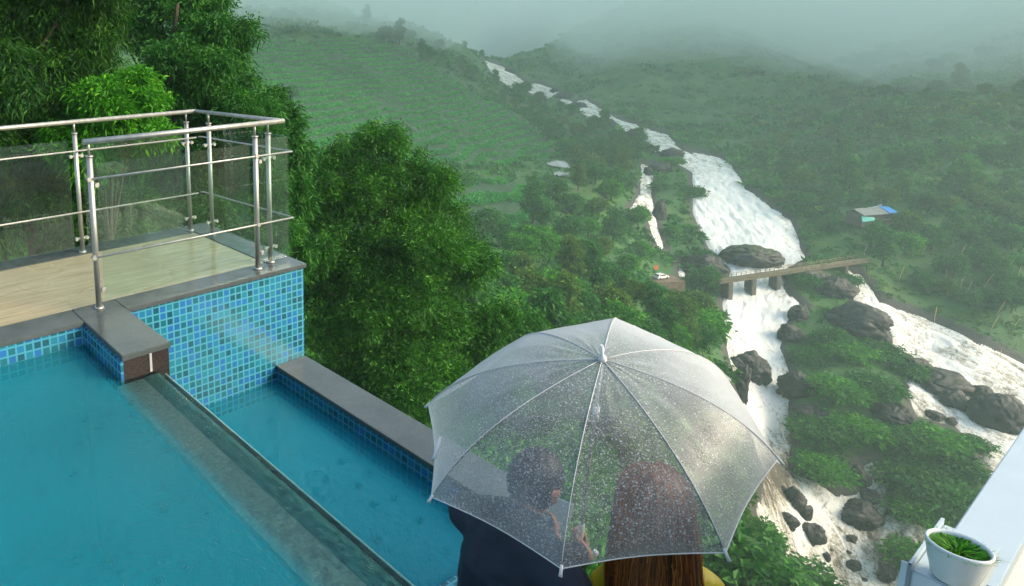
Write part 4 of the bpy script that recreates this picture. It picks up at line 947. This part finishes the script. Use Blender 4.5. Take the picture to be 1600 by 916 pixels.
for k in range(8):
    o = len(V)
    for j in range(ntt+1):
        for i in range(ns+1):
            t_ = .02+.98*j/ntt; p = canopy_pt(k, i/ns, t_)
            wr = .0035*mnoise.noise(Vector((k*3+i/ns*1.2, t_*2.5, k)))*t_ + .0012*mnoise.noise(Vector((k*5+i/ns*9, t_*6, 3)))
            wr *= math.sin(PI*i/ns)*4
            V.append(tuple(p+UAX*wr))
    for j in range(ntt):
        for i in range(ns):
            a = o+j*(ns+1)+i; Fc.append((a, a+1, a+ns+2, a+ns+1))
me = bpy.data.meshes.new('canopy'); me.from_pydata(V, [], Fc); me.update()
for p in me.polygons: p.use_smooth = True
t = NT('wet_clear_plastic'); ob = t.obj()
vo = t.n('TexVoronoi'); vo.inputs['Scale'].default_value = 240; t.l(ob, vo.inputs['Vector']); vo2 = t.n('TexVoronoi'); vo2.inputs['Scale'].default_value = 110; t.l(ob, vo2.inputs['Vector'])
def dropm(v_, thr, k):
    sx_ = t.n('SeparateXYZ'); t.l(v_.outputs['Color'], sx_.inputs[0]); thr = t.math('MULTIPLY', t.math('POWER', sx_.outputs[0], .9), thr*1.5)
    return t.math('MINIMUM', t.math('MULTIPLY', t.math('MAXIMUM', t.math('SUBTRACT', thr, v_.outputs['Distance']), 0), k), 1.0)
d1 = dropm(vo, .42, 5); d2 = dropm(vo2, .3, 6); nz = t.noise(7, 4, .6, ob)
cov = t.n('MapRange'); cov.inputs[1].default_value = .3; cov.inputs[2].default_value = .62; t.l(nz, cov.inputs[0])
dr = t.math('MAXIMUM', t.math('MULTIPLY', d1, t.math('ADD', .45, t.math('MULTIPLY', cov.outputs[0], .55))), d2)
nm = t.bump(t.math('ADD', dr, t.math('MULTIPLY', t.noise(14, 3, .6, ob), .6)), .0022, .9)
lw = t.n('LayerWeight'); lw.inputs[0].default_value = .42
fog = t.n('MapRange'); fog.inputs[1].default_value = .35; fog.inputs[2].default_value = .75; fog.inputs[3].default_value = .10; fog.inputs[4].default_value = .38; t.l(t.noise(3.2, 4, .6, ob), fog.inputs[0])
fac = t.math('ADD', t.math('ADD', fog.outputs[0], t.math('MULTIPLY', dr, .5)), t.math('MULTIPLY', t.math('POWER', lw.outputs['Facing'], 1.35), 1.1))
fac = t.math('MINIMUM', fac, .93)
tr = t.n('BsdfTransparent'); tr.inputs[0].default_value = (.93, .96, .95, 1)
df = t.n('BsdfDiffuse'); df.inputs[0].default_value = (.72, .76, .76, 1); t.l(nm, df.inputs['Normal']); tl = t.n('BsdfTranslucent'); tl.inputs[0].default_value = (.75, .78, .78, 1)
gl = t.n('BsdfGlossy', Roughness=.36); t.l(nm, gl.inputs['Normal'])
m1 = t.n('MixShader', i0=.4); t.l(df.outputs[0], m1.inputs[1]); t.l(tl.outputs[0], m1.inputs[2])
m2 = t.n('MixShader', i0=.12); t.l(m1.outputs[0], m2.inputs[1]); t.l(gl.outputs[0], m2.inputs[2])
m3 = t.n('MixShader'); t.l(fac, m3.inputs[0]); t.l(tr.outputs[0], m3.inputs[1]); t.l(m2.outputs[0], m3.inputs[2]); t.l(m3.outputs[0], t.out.inputs[0])
M['plastic'] = t.m
can = link('canopy', me, M['plastic'], um)
for v in me.vertices: v.co -= Vector((0, 0, 0))
M['rib_white'] = simple('rib_white', (.62, .64, .62), .35, noise_amt=.05); M['rib_dark'] = simple('rib_steel', (.10, .11, .11), .4, metal=.6, noise_amt=.1)
for k in range(8):
    pts = [tuple(canopy_pt(k, 0, .02+.98*j/16)-UAX*.004) for j in range(17)]
    rb = tubes('rib', [(pts, [.0026]*17)], M['rib_dark'], can, 8)
    tubes('seam', [([tuple(Vector(p)+Vector(UAX)*.0055) for p in pts], .0012)], M['rib_white'], rb, 6)
    e = TP[k]-hub; d_ = unit(e-(canopy_pt(k, 0, .93))); tubes('rib_tip', [([tuple(e-d_*.012), tuple(e+d_*.012), tuple(e+d_*.022)], [.0045, .0045, .006])], M['rib_white'], rb, 10)
hem = []
for k in range(8): hem += [tuple(canopy_pt(k, i/10, 1.0)) for i in range(10)]
tubes('hem', [(hem+[hem[0]], .0019)], M['rib_white'], can, 6)
S_end = CAMP + ray(906, 846)*depth_of(UH-UAX*.78)
sax = unit(S_end-hub)
tubes('shaft', [([tuple(UAX*.01), tuple(S_end-hub)], .0055)], simple('shaft_steel', (.4, .41, .4), .3, metal=.9, noise_amt=.05), um, 12)
tubes('ferrule', [([tuple(UAX*-.005), tuple(UAX*.012), tuple(UAX*.02), tuple(UAX*.062)], [.015, .013, .006, .005])], M['rib_white'], um, 16)
run = sax*.23
tubes('runner', [([tuple(run-sax*.03), tuple(run+sax*.03)], .012)], M['rib_white'], um, 14)
for k in range(8): tubes('stretcher', [([tuple(run), tuple(canopy_pt(k, 0, .5)-UAX*.006)], .0018)], M['rib_dark'], um, 6)
hp_ = [S_end-hub-sax*.09, S_end-hub+sax*.06]
sidev = unit(np.cross(sax, [0, 1, 0])); hook = [tuple(hp_[0]), tuple(hp_[1])]+[tuple(hp_[1]+sax*.035*math.sin(a)+sidev*.035*(1-math.cos(a))) for a in (.6, 1.2, 1.8, 2.4, 3.1)]
tubes('handle', [(hook, .0105)], M['rib_white'], um, 14)
stp = [canopy_pt(0, .55, .90)+UAX*.008, canopy_pt(0, .62, .93)+UAX*.010, canopy_pt(0, .68, .96)+UAX*.008, canopy_pt(0, .66, .99)+UAX*.004]
tubes('closure_strap', [([tuple(p) for p in stp], [.005, .008, .008, .006])], M['rib_white'], can, 8)

# ---------------------------------------------------------------- people
def skin_mesh(name, J, E, sub=2):
    """closed tapered elliptical capsules along the bones, merged later by a voxel remesh"""
    V = []; Fc = []; seg = 20
    def rr(n): r = J[n][1]; return r if isinstance(r, tuple) else (r, r)
    for a_, b_ in E:
        p0, p1 = Vector(J[a_][0]), Vector(J[b_][0]); ra, rb = rr(a_), rr(b_); ax = p1-p0; ln = ax.length
        if ln < 1e-5: continue
        ax /= ln; xr = Vector((1, 0, 0)) if abs(ax.x) < .8 else Vector((0, 0, 1)); ys = ax.cross(xr).normalized(); xs = ys.cross(ax).normalized()
        rings = []
        for k in range(5): an = -PI/2+PI/2*k/5; rings.append((p0+ax*math.sin(an)*min(ra), (ra[0]*math.cos(an), ra[1]*math.cos(an))))
        for k in range(7): t_ = k/6; rings.append((p0.lerp(p1, t_), (ra[0]*(1-t_)+rb[0]*t_, ra[1]*(1-t_)+rb[1]*t_)))
        for k in range(1, 6): an = PI/2*k/5; rings.append((p1+ax*math.sin(an)*min(rb), (rb[0]*math.cos(an), rb[1]*math.cos(an))))
        rings = [(p, (max(r[0], 1e-4), max(r[1], 1e-4))) for p, r in rings]; o = len(V); n = len(rings)
        for p, r in rings:
            for k in range(seg): an = 2*PI*k/seg; V.append(tuple(p+xs*r[0]*math.cos(an)+ys*r[1]*math.sin(an)))
        for i in range(n-1):
            for k in range(seg): k2 = (k+1) % seg; Fc.append((o+i*seg+k, o+i*seg+k2, o+(i+1)*seg+k2, o+(i+1)*seg+k))
        Fc.append(tuple(o+k for k in range(seg-1, -1, -1))); Fc.append(tuple(o+(n-1)*seg+k for k in range(seg)))
    me = bpy.data.meshes.new(name); me.from_pydata(V, [], Fc); me.update(); return me
def fuse(name, meshes, voxel, smooth=4):
    bm = bmesh.new()
    for m in meshes: bm.from_mesh(m)
    me = bpy.data.meshes.new(name); bm.to_mesh(me); bm.free()
    o = bpy.data.objects.new(name, me); COL.objects.link(o); r = o.modifiers.new('r', 'REMESH'); r.mode = 'VOXEL'; r.voxel_size = voxel; r.use_smooth_shade = True
    if smooth: s_ = o.modifiers.new('sm', 'SMOOTH'); s_.iterations = smooth; s_.factor = .5
    dg = bpy.context.evaluated_depsgraph_get(); dg.update(); m2_ = bpy.data.meshes.new_from_object(o.evaluated_get(dg))
    bpy.data.objects.remove(o); m2_.name = name
    for p in m2_.polygons: p.use_smooth = True
    return m2_
def head_mesh(c, yaw=0.0, tilt=0.0, s=1.0):
    bm = bmesh.new(); bmesh.ops.create_icosphere(bm, subdivisions=4, radius=1)
    Mx = Matrix.Rotation(yaw, 3, 'Z') @ Matrix.Rotation(tilt, 3, 'X')
    for v in bm.verts:
        x, y, z = v.co; X = x*.077; Yv = y*.097; Z = z*.115
        if z < 0: X *= 1-.28*z*z; Yv = Yv*(1-.12*z*z)+.014*z*z
        if y > .3: 
            Yv += .026*math.exp(-((x/.16)**2+((z+.12)/.2)**2))*1.0       # nose
            Yv += .007*math.exp(-((x/.3)**2+((z+.48)/.10)**2))            # lips
            Yv -= .009*(math.exp(-(((x-.42)/.2)**2+((z-.05)/.16)**2))+math.exp(-(((x+.42)/.2)**2+((z-.05)/.16)**2)))
            Yv += .010*math.exp(-((x/.35)**2+((z+.85)/.2)**2))            # chin
        if abs(x) > .9 and abs(z+.05) < .28 and -.35 < y < .2: X += math.copysign(.016, x)
        v.co = Mx @ (Vector((X, Yv, Z))*s) + Vector(c)
    me = bpy.data.meshes.new('h'); bm.to_mesh(me); bm.free(); return me, Mx
def hand_chain(J, E, root, pre, wrist, dirv, palmn, curl=.5, s=1.0, side=1):
    """palm + five fingers; dirv along the fingers, palmn out of the palm, side = thumb side"""
    d = Vector(dirv).normalized(); n = Vector(palmn); n = (n-d*n.dot(d)).normalized(); b = d.cross(n)*side
    w_ = Vector(wrist); J[pre+'palm'] = (tuple(w_+d*.045*s), (.030*s, .017*s)); E.append((root, pre+'palm'))
    parts = []
    for i, (off, ln) in enumerate(((-.030, .066), (-.010, .078), (.010, .073), (.029, .058))):
        p = w_+d*.085*s - b*off*s; c1 = curl*1.1; q = [w_+d*.05*s-b*off*.7*s, p]
        dd = d.copy(); 
        for kk, fr in enumerate((.45, .32, .23)):
            dd = (Matrix.Rotation(c1, 3, b if side > 0 else -b) @ dd) if False else (dd*math.cos(c1)+n*math.sin(c1)).normalized() if kk == 0 else dd
            ang = c1*(kk+1); dd = (d*math.cos(ang)+n*math.sin(ang)); q.append(q[-1]+dd*ln*fr*s)
        parts.append((q, [.010*s, .0095*s, .0088*s, .008*s, .0068*s]))
    tb_ = w_+d*.02*s + b*.026*s; ang = curl*.9
    q = [tb_-b*.01*s, tb_+b*.022*s+d*.018*s+n*.012*s, tb_+b*.03*s+d*.042*s+n*(.02+.02*curl)*s, tb_+b*.022*s+d*.06*s+n*(.03+.03*curl)*s]
    parts.append((q, [.013*s, .0115*s, .0105*s, .008*s]))
    return parts
def finger_mesh(q, r):
    J = {str(i): (tuple(p), r[i]) for i, p in enumerate(q)}; return skin_mesh('f', J, [(str(i), str(i+1)) for i in range(len(q)-1)], 1)
def v3(x): return Vector(x)
def build_person(base, rz, sc_, J0, arms, headc, head_yaw, head_tilt, skin, label, jacket_mat, trouser_mat, shoe_mat, jr=1.0):
    e = empty('person', base, label, 'person', None, rz); e.scale = (sc_,)*3
    J = dict(J0); E = [('pelvis', 'waist'), ('waist', 'chest'), ('chest', 'upper'), ('upper', 'neck'), ('neck', 'skull')]
    for s, S in ((-1, 'L'), (1, 'R')):
        E += [('pelvis', 'hip'+S), ('hip'+S, 'knee'+S), ('knee'+S, 'ankle'+S), ('ankle'+S, 'toe'+S), ('upper', 'sh'+S), ('sh'+S, 'elb'+S), ('elb'+S, 'wr'+S)]
        J['sh'+S], J['elb'+S], J['wr'+S] = [(tuple(arms[S][i]), r) for i, r in ((0, .052), (1, .042), (2, (.03, .024)))]
    fing = []
    for S in 'LR': fing += hand_chain(J, E, 'wr'+S, S, arms[S][2], arms[S][3], arms[S][4], arms[S][5], 1.0, arms[S][6])
    bm_ = skin_mesh('b', J, E, 2); hm, Mx = head_mesh(headc, head_yaw, head_tilt)
    body = fuse('body', [bm_, hm]+[finger_mesh(q, r) for q, r in fing], .0058, 3)
    link('body', body, skin, e)
    for sx in (-1, 1):
        c = Vector(headc)+Mx @ Vector((sx*.031, .079, .006)); lathe('eye', [(0, -.011), (.008, -.008), (.011, 0), (.008, .008), (0, .011)], bpy.data.materials.get('eye') or simple('eye', (.03, .02, .015), .1), e, 12, tuple(c))
    # jacket
    K = {n: (J[n][0], tuple(x*q*jr for x in (J[n][1] if isinstance(J[n][1], tuple) else (J[n][1],)*2))) for n, q in (('pelvis', 1.14), ('waist', 1.22), ('chest', 1.17), ('upper', 1.18), ('shL', 1.42), ('shR', 1.42), ('elbL', 1.55), ('elbR', 1.55))}
    for S in 'LR':
        a, b_ = v3(J['elb'+S][0]), v3(J['wr'+S][0]); K['cuff'+S] = (tuple(a.lerp(b_, .88)), (.042*jr, .042*jr))
    K['collar'] = (tuple(v3(J['upper'][0]).lerp(v3(J['neck'][0]), .75)), (.072*jr, .072*jr)); K['hem'] = (tuple(v3(J['pelvis'][0])-Vector((0, 0, .10))), (.175*jr, .13*jr))
    EK = [('pelvis', 'hem'), ('pelvis', 'waist'), ('waist', 'chest'), ('chest', 'upper'), ('upper', 'collar'), ('upper', 'shL'), ('upper', 'shR'), ('shL', 'elbL'), ('shR', 'elbR'), ('elbL', 'cuffL'), ('elbR', 'cuffR')]
    jm = fuse('jacket', [skin_mesh('j', K, EK, 2)], .009, 6)
    for v in jm.vertices:
        nn = mnoise.noise(v.co*7)*.010+mnoise.noise(v.co*19+Vector((3, 1, 0)))*.0045; v.co += v.normal*nn
    print('jacket', len(jm.vertices), [tuple(round(max(v.co[i] for v in jm.vertices)-min(v.co[i] for v in jm.vertices),2) for i in range(3))], 'body', [tuple(round(max(v.co[i] for v in body.vertices)-min(v.co[i] for v in body.vertices),2) for i in range(3))])
    link('jacket', jm, jacket_mat, e)
    T = {n: (J[n][0], tuple(x*q for x in (J[n][1] if isinstance(J[n][1], tuple) else (J[n][1],)*2))) for n, q in (('pelvis', 1.06), ('hipL', 1.12), ('hipR', 1.12), ('kneeL', 1.25), ('kneeR', 1.25), ('ankleL', 1.5), ('ankleR', 1.5))}
    link('trousers', fuse('trousers', [skin_mesh('t', T, [('pelvis', 'hipL'), ('pelvis', 'hipR'), ('hipL', 'kneeL'), ('hipR', 'kneeR'), ('kneeL', 'ankleL'), ('kneeR', 'ankleR')], 2)], .012, 4), trouser_mat, e)
    for S in 'LR':
        a, b_ = v3(J['ankle'+S][0]), v3(J['toe'+S][0]); link('shoe', fuse('shoe', [skin_mesh('shoe', {'a': (tuple(a+Vector((0, -.03, -.03))), (.045, .05)), 'b': (tuple(a.lerp(b_, .5)+Vector((0, 0, 0))), (.048, .04)), 'c': (tuple(b_+Vector((0, .02, .0))), (.044, .03))}, [('a', 'b'), ('b', 'c')], 2)], .008, 3), shoe_mat, e)
    return e, Mx
def base_joints(hipw=.09, tor=1.0, lean=(0, 0), upz=1.36):
    lx, ly = lean; f = lambda z: ((z-.92)*lx, (z-.92)*ly)
    def q(x, y, z): a = f(z) if z > .92 else (0, 0); return (x+a[0], y+a[1], z)
    J = {'pelvis': (q(0, 0, .93), (.145*tor, .10*tor)), 'waist': (q(0, 0, 1.08), (.125*tor, .09*tor)), 'chest': (q(0, 0, 1.24), (.145*tor, .105*tor)), 'upper': (q(0, -.01, upz), (.12*tor, .09*tor)), 'neck': (q(0, 0, 1.45), (.052, .052)), 'skull': (q(0, .01, 1.53), (.06, .07))}
    for s, S in ((-1, 'L'), (1, 'R')):
        J['hip'+S] = ((s*hipw, 0, .84), (.085, .085)); J['knee'+S] = ((s*hipw, .03, .48), (.055, .06)); J['ankle'+S] = ((s*(hipw+.01), -.01, .09), (.036, .04)); J['toe'+S] = ((s*(hipw+.02), .15, .035), (.035, .022))
    return J, q
SK = NT('skin'); SK.set(Base__Color=(.42, .20, .12), Roughness=.5); SK.b.inputs['Subsurface Weight'].default_value = .08; SK.b.inputs['Subsurface Radius'].default_value = (.01, .004, .002); SK = SK.m
def cloth(name, col, rough=.6, amt=.15):
    t = NT(name); n = t.noise(9, 4, .6, t.obj()); n2 = t.noise(160, 2, .5, t.obj())
    t.set(Base__Color=t.ramp(n, [(.3, tuple(x*(1-amt) for x in col)), (.7, tuple(x*(1+amt) for x in col))]), Roughness=rough, Normal=t.bump(t.math('ADD', n, t.math('MULTIPLY', n2, .12)), .012, .6)); return t.m
FLOOR = -1.42
# woman on the right
wh = at(1022, 782, 1.92); wrz = -math.radians(24)
Jw, qw = base_joints(.085, .86, (0, 0), 1.30)
armsW = {'L': [(-.095, .02, 1.19), (-.12, .06, .96), (-.07, .20, .93), (.4, 1, .2), (0, 0, 1), .7, 1], 'R': [(.145, -.0, 1.285), (.20, .03, 1.05), (.10, .24, 1.06), (-.4, 1, .1), (0, 0, 1), .6, -1]}
wsc = (wh[2]-FLOOR)/1.575
lx_, ly_ = 0, .02
wm, WMx = build_person((wh[0], wh[1], FLOOR), wrz, wsc, Jw, armsW, (0, .015, 1.575), .25, 0, SK, 'woman with long auburn hair and a yellow jacket, seen from behind under the clear umbrella', cloth('yellow_rainwear', (.72, .52, .01), .4), cloth('dark_trousers', (.03, .03, .04)), simple('shoe_black', (.02, .02, .02), .4), 1.0)
HC = Vector((0, .0, 1.575))
def hair_surface(a, t_, grow=1.0):
    """a azimuth (0 = right, pi/2 = front), t 0 crown .. 1 tips"""
    cx_, sy_ = math.cos(a), math.sin(a); zc = HC.z
    if t_ < .32:
        ph = t_/.32*PI*.5; rr = math.sin(ph); z = zc+.01+.128*math.cos(ph)
        return Vector((cx_*rr*.098*grow, HC.y-.012+sy_*rr*.112*grow, z))
    q = (t_-.32)/.68; wx = .098+.030*math.sin(min(1, q*1.6)*PI*.5)-.045*max(0, q-.45); wy = .112-.045*q
    back = -.012-.075*min(1, q*1.8)
    return Vector((cx_*wx*grow, HC.y+back+sy_*wy*grow, zc+.01-q*.56))
def ang_ok(a): return True
V = []; Fc = []; na_, nt_2 = 40, 26
for i in range(na_+1):
    a = PI*.86+(2*PI*.80-.35*0)*i/na_*.9   # leaves the face open (front)
    for j in range(nt_2+1): V.append(tuple(hair_surface(a, j/nt_2*.93, .95)))
for i in range(na_):
    for j in range(nt_2):
        b_ = i*(nt_2+1)+j; Fc.append((b_, b_+1, b_+nt_2+2, b_+nt_2+1))
t = NT('auburn_hair'); a_ = t.n('Attribute', _attribute_name='v').outputs['Fac']
c = t.ramp(a_, [(0, (.05, .02, .008)), (.45, (.24, .09, .022)), (.75, (.52, .21, .045)), (1, (.75, .33, .08))])
t.set(Base__Color=c, Roughness=.38); t.b.inputs['Specular IOR Level'].default_value = .6
tr = t.n('BsdfTranslucent'); t.l(t.mix(1.0, c, (2.2, 1.3, .8), 'MULTIPLY'), tr.inputs[0]); mx = t.n('MixShader', i0=.5); t.l(t.b.outputs[0], mx.inputs[1]); t.l(tr.outputs[0], mx.inputs[2]); t.l(mx.outputs[0], t.out.inputs[0]); M['hair'] = t.m
hs = npmesh('hair', V, Fc, smooth=True, attr={'v': [.25]*len(V)})
hair = link('hair', hs, M['hair'], wm)
V = []; Fc = []; at_ = []; r_ = random.Random(9)
for i in range(3400):
    a = PI*.80+2*PI*.80*r_.random(); g = r_.uniform(.96, 1.10); t1 = r_.uniform(.82, 1.06); t0 = r_.uniform(0, .25) if r_.random() < .6 else r_.uniform(.2, .6)
    vv = min(1, max(0, r_.gauss(.42, .2))); o = len(V); wob = r_.uniform(0, 6.28); am = r_.uniform(.001, .008); w_ = r_.uniform(.0012, .003); da = r_.uniform(-.25, .25)
    for k in range(15):
        q = k/14; tt_ = t0+(t1-t0)*q; aa = a+da*tt_+am*6*math.sin(q*5+wob); p = hair_surface(aa, tt_, g); p.x += am*math.sin(q*9+wob); 
        tang = Vector((-math.sin(aa), math.cos(aa), 0))*w_*(1-.6*q); V += [tuple(p-tang), tuple(p+tang)]; at_ += [vv, vv]
        if k: Fc.append((o+2*k-2, o+2*k-1, o+2*k+1, o+2*k))
link('hair_strands', npmesh('hair_strands', V, Fc, smooth=True, attr={'v': at_}), M['hair'], hair)
# man on the left, turned to the right, holding shaft and phone
mrz = -math.radians(62); msc = .95
mh = at(838, 752, 2.08)
Jm, qm = base_joints(.095, 1.08, (0, .26))
hl = Vector(qm(0, .035, 1.575)); cz, sz = math.cos(mrz), math.sin(mrz)
def l2w(v, base, rz, s): v = Vector(v)*s; return Vector((base[0]+v.x*math.cos(rz)-v.y*math.sin(rz), base[1]+v.x*math.sin(rz)+v.y*math.cos(rz), base[2]+v.z))
mb = Vector((mh[0], mh[1], 0))-Vector((l2w(hl, (0, 0, 0), mrz, msc).x, l2w(hl, (0, 0, 0), mrz, msc).y, 0)); mb.z = FLOOR
msc = (mh[2]-FLOOR)/hl.z
def w2l(P): P = (Vector(P)-mb); c_, s_ = math.cos(-mrz), math.sin(-mrz); return Vector((P.x*c_-P.y*s_, P.x*s_+P.y*c_, P.z))/msc
Dh = depth_of(S_end)
gripW = Vector(S_end)-Vector(sax)*.02; grip = w2l(gripW); axl = (w2l(Vector(S_end)-Vector(sax)*.1)-w2l(S_end)).normalized()
shR = Vector(qm(.20, -.01, 1.35)); shL = Vector(qm(-.20, -.01, 1.35))
# the hand closes round the shaft: fingers leave the palm across the shaft axis
ap = (grip-shL).normalized(); fdir = ap.cross(axl).normalized(); 
if fdir.y < 0: fdir = -fdir
pn = -(axl.cross(fdir)).normalized()
wrL = grip - fdir*.072 - pn*.022
elL = (shL+wrL)/2+Vector((-.05, -.03, -.12))
phW = CAMP + ray(873, 812)*(Dh-.10); ph = w2l(phW)
wrR = ph+Vector((.02, -.075, -.075)); elR = (shR+wrR)/2+Vector((.06, -.05, -.15))
armsM = {'L': [shL, elL, wrL, fdir, pn, 1.15, 1], 'R': [shR, elR, wrR, (ph-wrR).normalized(), (-.6, .2, .3), .6, -1]}
mn, MMx = build_person(tuple(mb), mrz, msc, Jm, armsM, tuple(hl), -.1, -.25, SK, 'man in a navy jacket with short dark hair, turned right and holding the clear umbrella', cloth('navy_cloth', (.009, .016, .034), .75), cloth('grey_trousers', (.04, .04, .045)), bpy.data.materials['shoe_black'], 1.10)
bm = bmesh.new(); bmesh.ops.create_icosphere(bm, subdivisions=5, radius=1)
dele = []
for v in bm.verts:
    x, y, z = v.co
    if (z < .12+.0*y and y > -.15) or z < -.55 or (y > .62 and z < .55): dele.append(v)
    n0 = v.co.copy(); k = 1+.05*mnoise.noise(n0*4)+.03*mnoise.noise(n0*14); v.co = MMx @ Vector((x*.088*k, y*.106*k-.004, z*.124*k+.004))+hl
bmesh.ops.delete(bm, geom=dele, context='VERTS'); me = bpy.data.meshes.new('hair'); bm.to_mesh(me); bm.free()
for p in me.polygons: p.use_smooth = True
link('hair', me, simple('dark_hair', (.012, .010, .010), .5, noise_amt=.5, scale=70, bump=.004), mn)
# phone in his right hand
pe = boxes('phone', [(-.036, .036, -.004, .004, -.074, .074)], simple('phone_pale', (.45, .60, .66), .25, noise_amt=.04), None, .003)
pe.location = phW; pe.rotation_euler = (math.radians(-20), math.radians(12), math.radians(-25)); tag(pe, 'pale blue phone held up in front of the man beside the umbrella shaft', 'phone')

# ---------------------------------------------------------------- look-alike trees: say which one of them
bylab = {}
bpy.context.view_layer.update()
for o in COL.objects:
    if o.parent is None and o.get('category') == 'tree': bylab.setdefault(o['label'], []).append(o)
ORD = ['first', 'second', 'third', 'fourth', 'fifth', 'sixth', 'seventh', 'eighth']
rain_streaks = sorted([o for o in COL.objects if o.parent is None and o.get('category') == 'streak'], key=lambda o: float(proj(np.array(o.location))[0]))
for i, o in enumerate(rain_streaks): o['label'] = 'pale lit rain streak over the slope right of the river, %d%s from left' % (i+1, {1: 'st', 2: 'nd', 3: 'rd'}.get((i+1) % 10 if i+1 not in (11, 12, 13) else 0, 'th'))
for lab, os_ in bylab.items():
    if len(os_) < 2: continue
    os_.sort(key=lambda o: float(proj(np.array(o.location))[0]))
    for i, o in enumerate(os_): o['label'] = lab + (', ' + ORD[min(i, 7)] + ' from left')
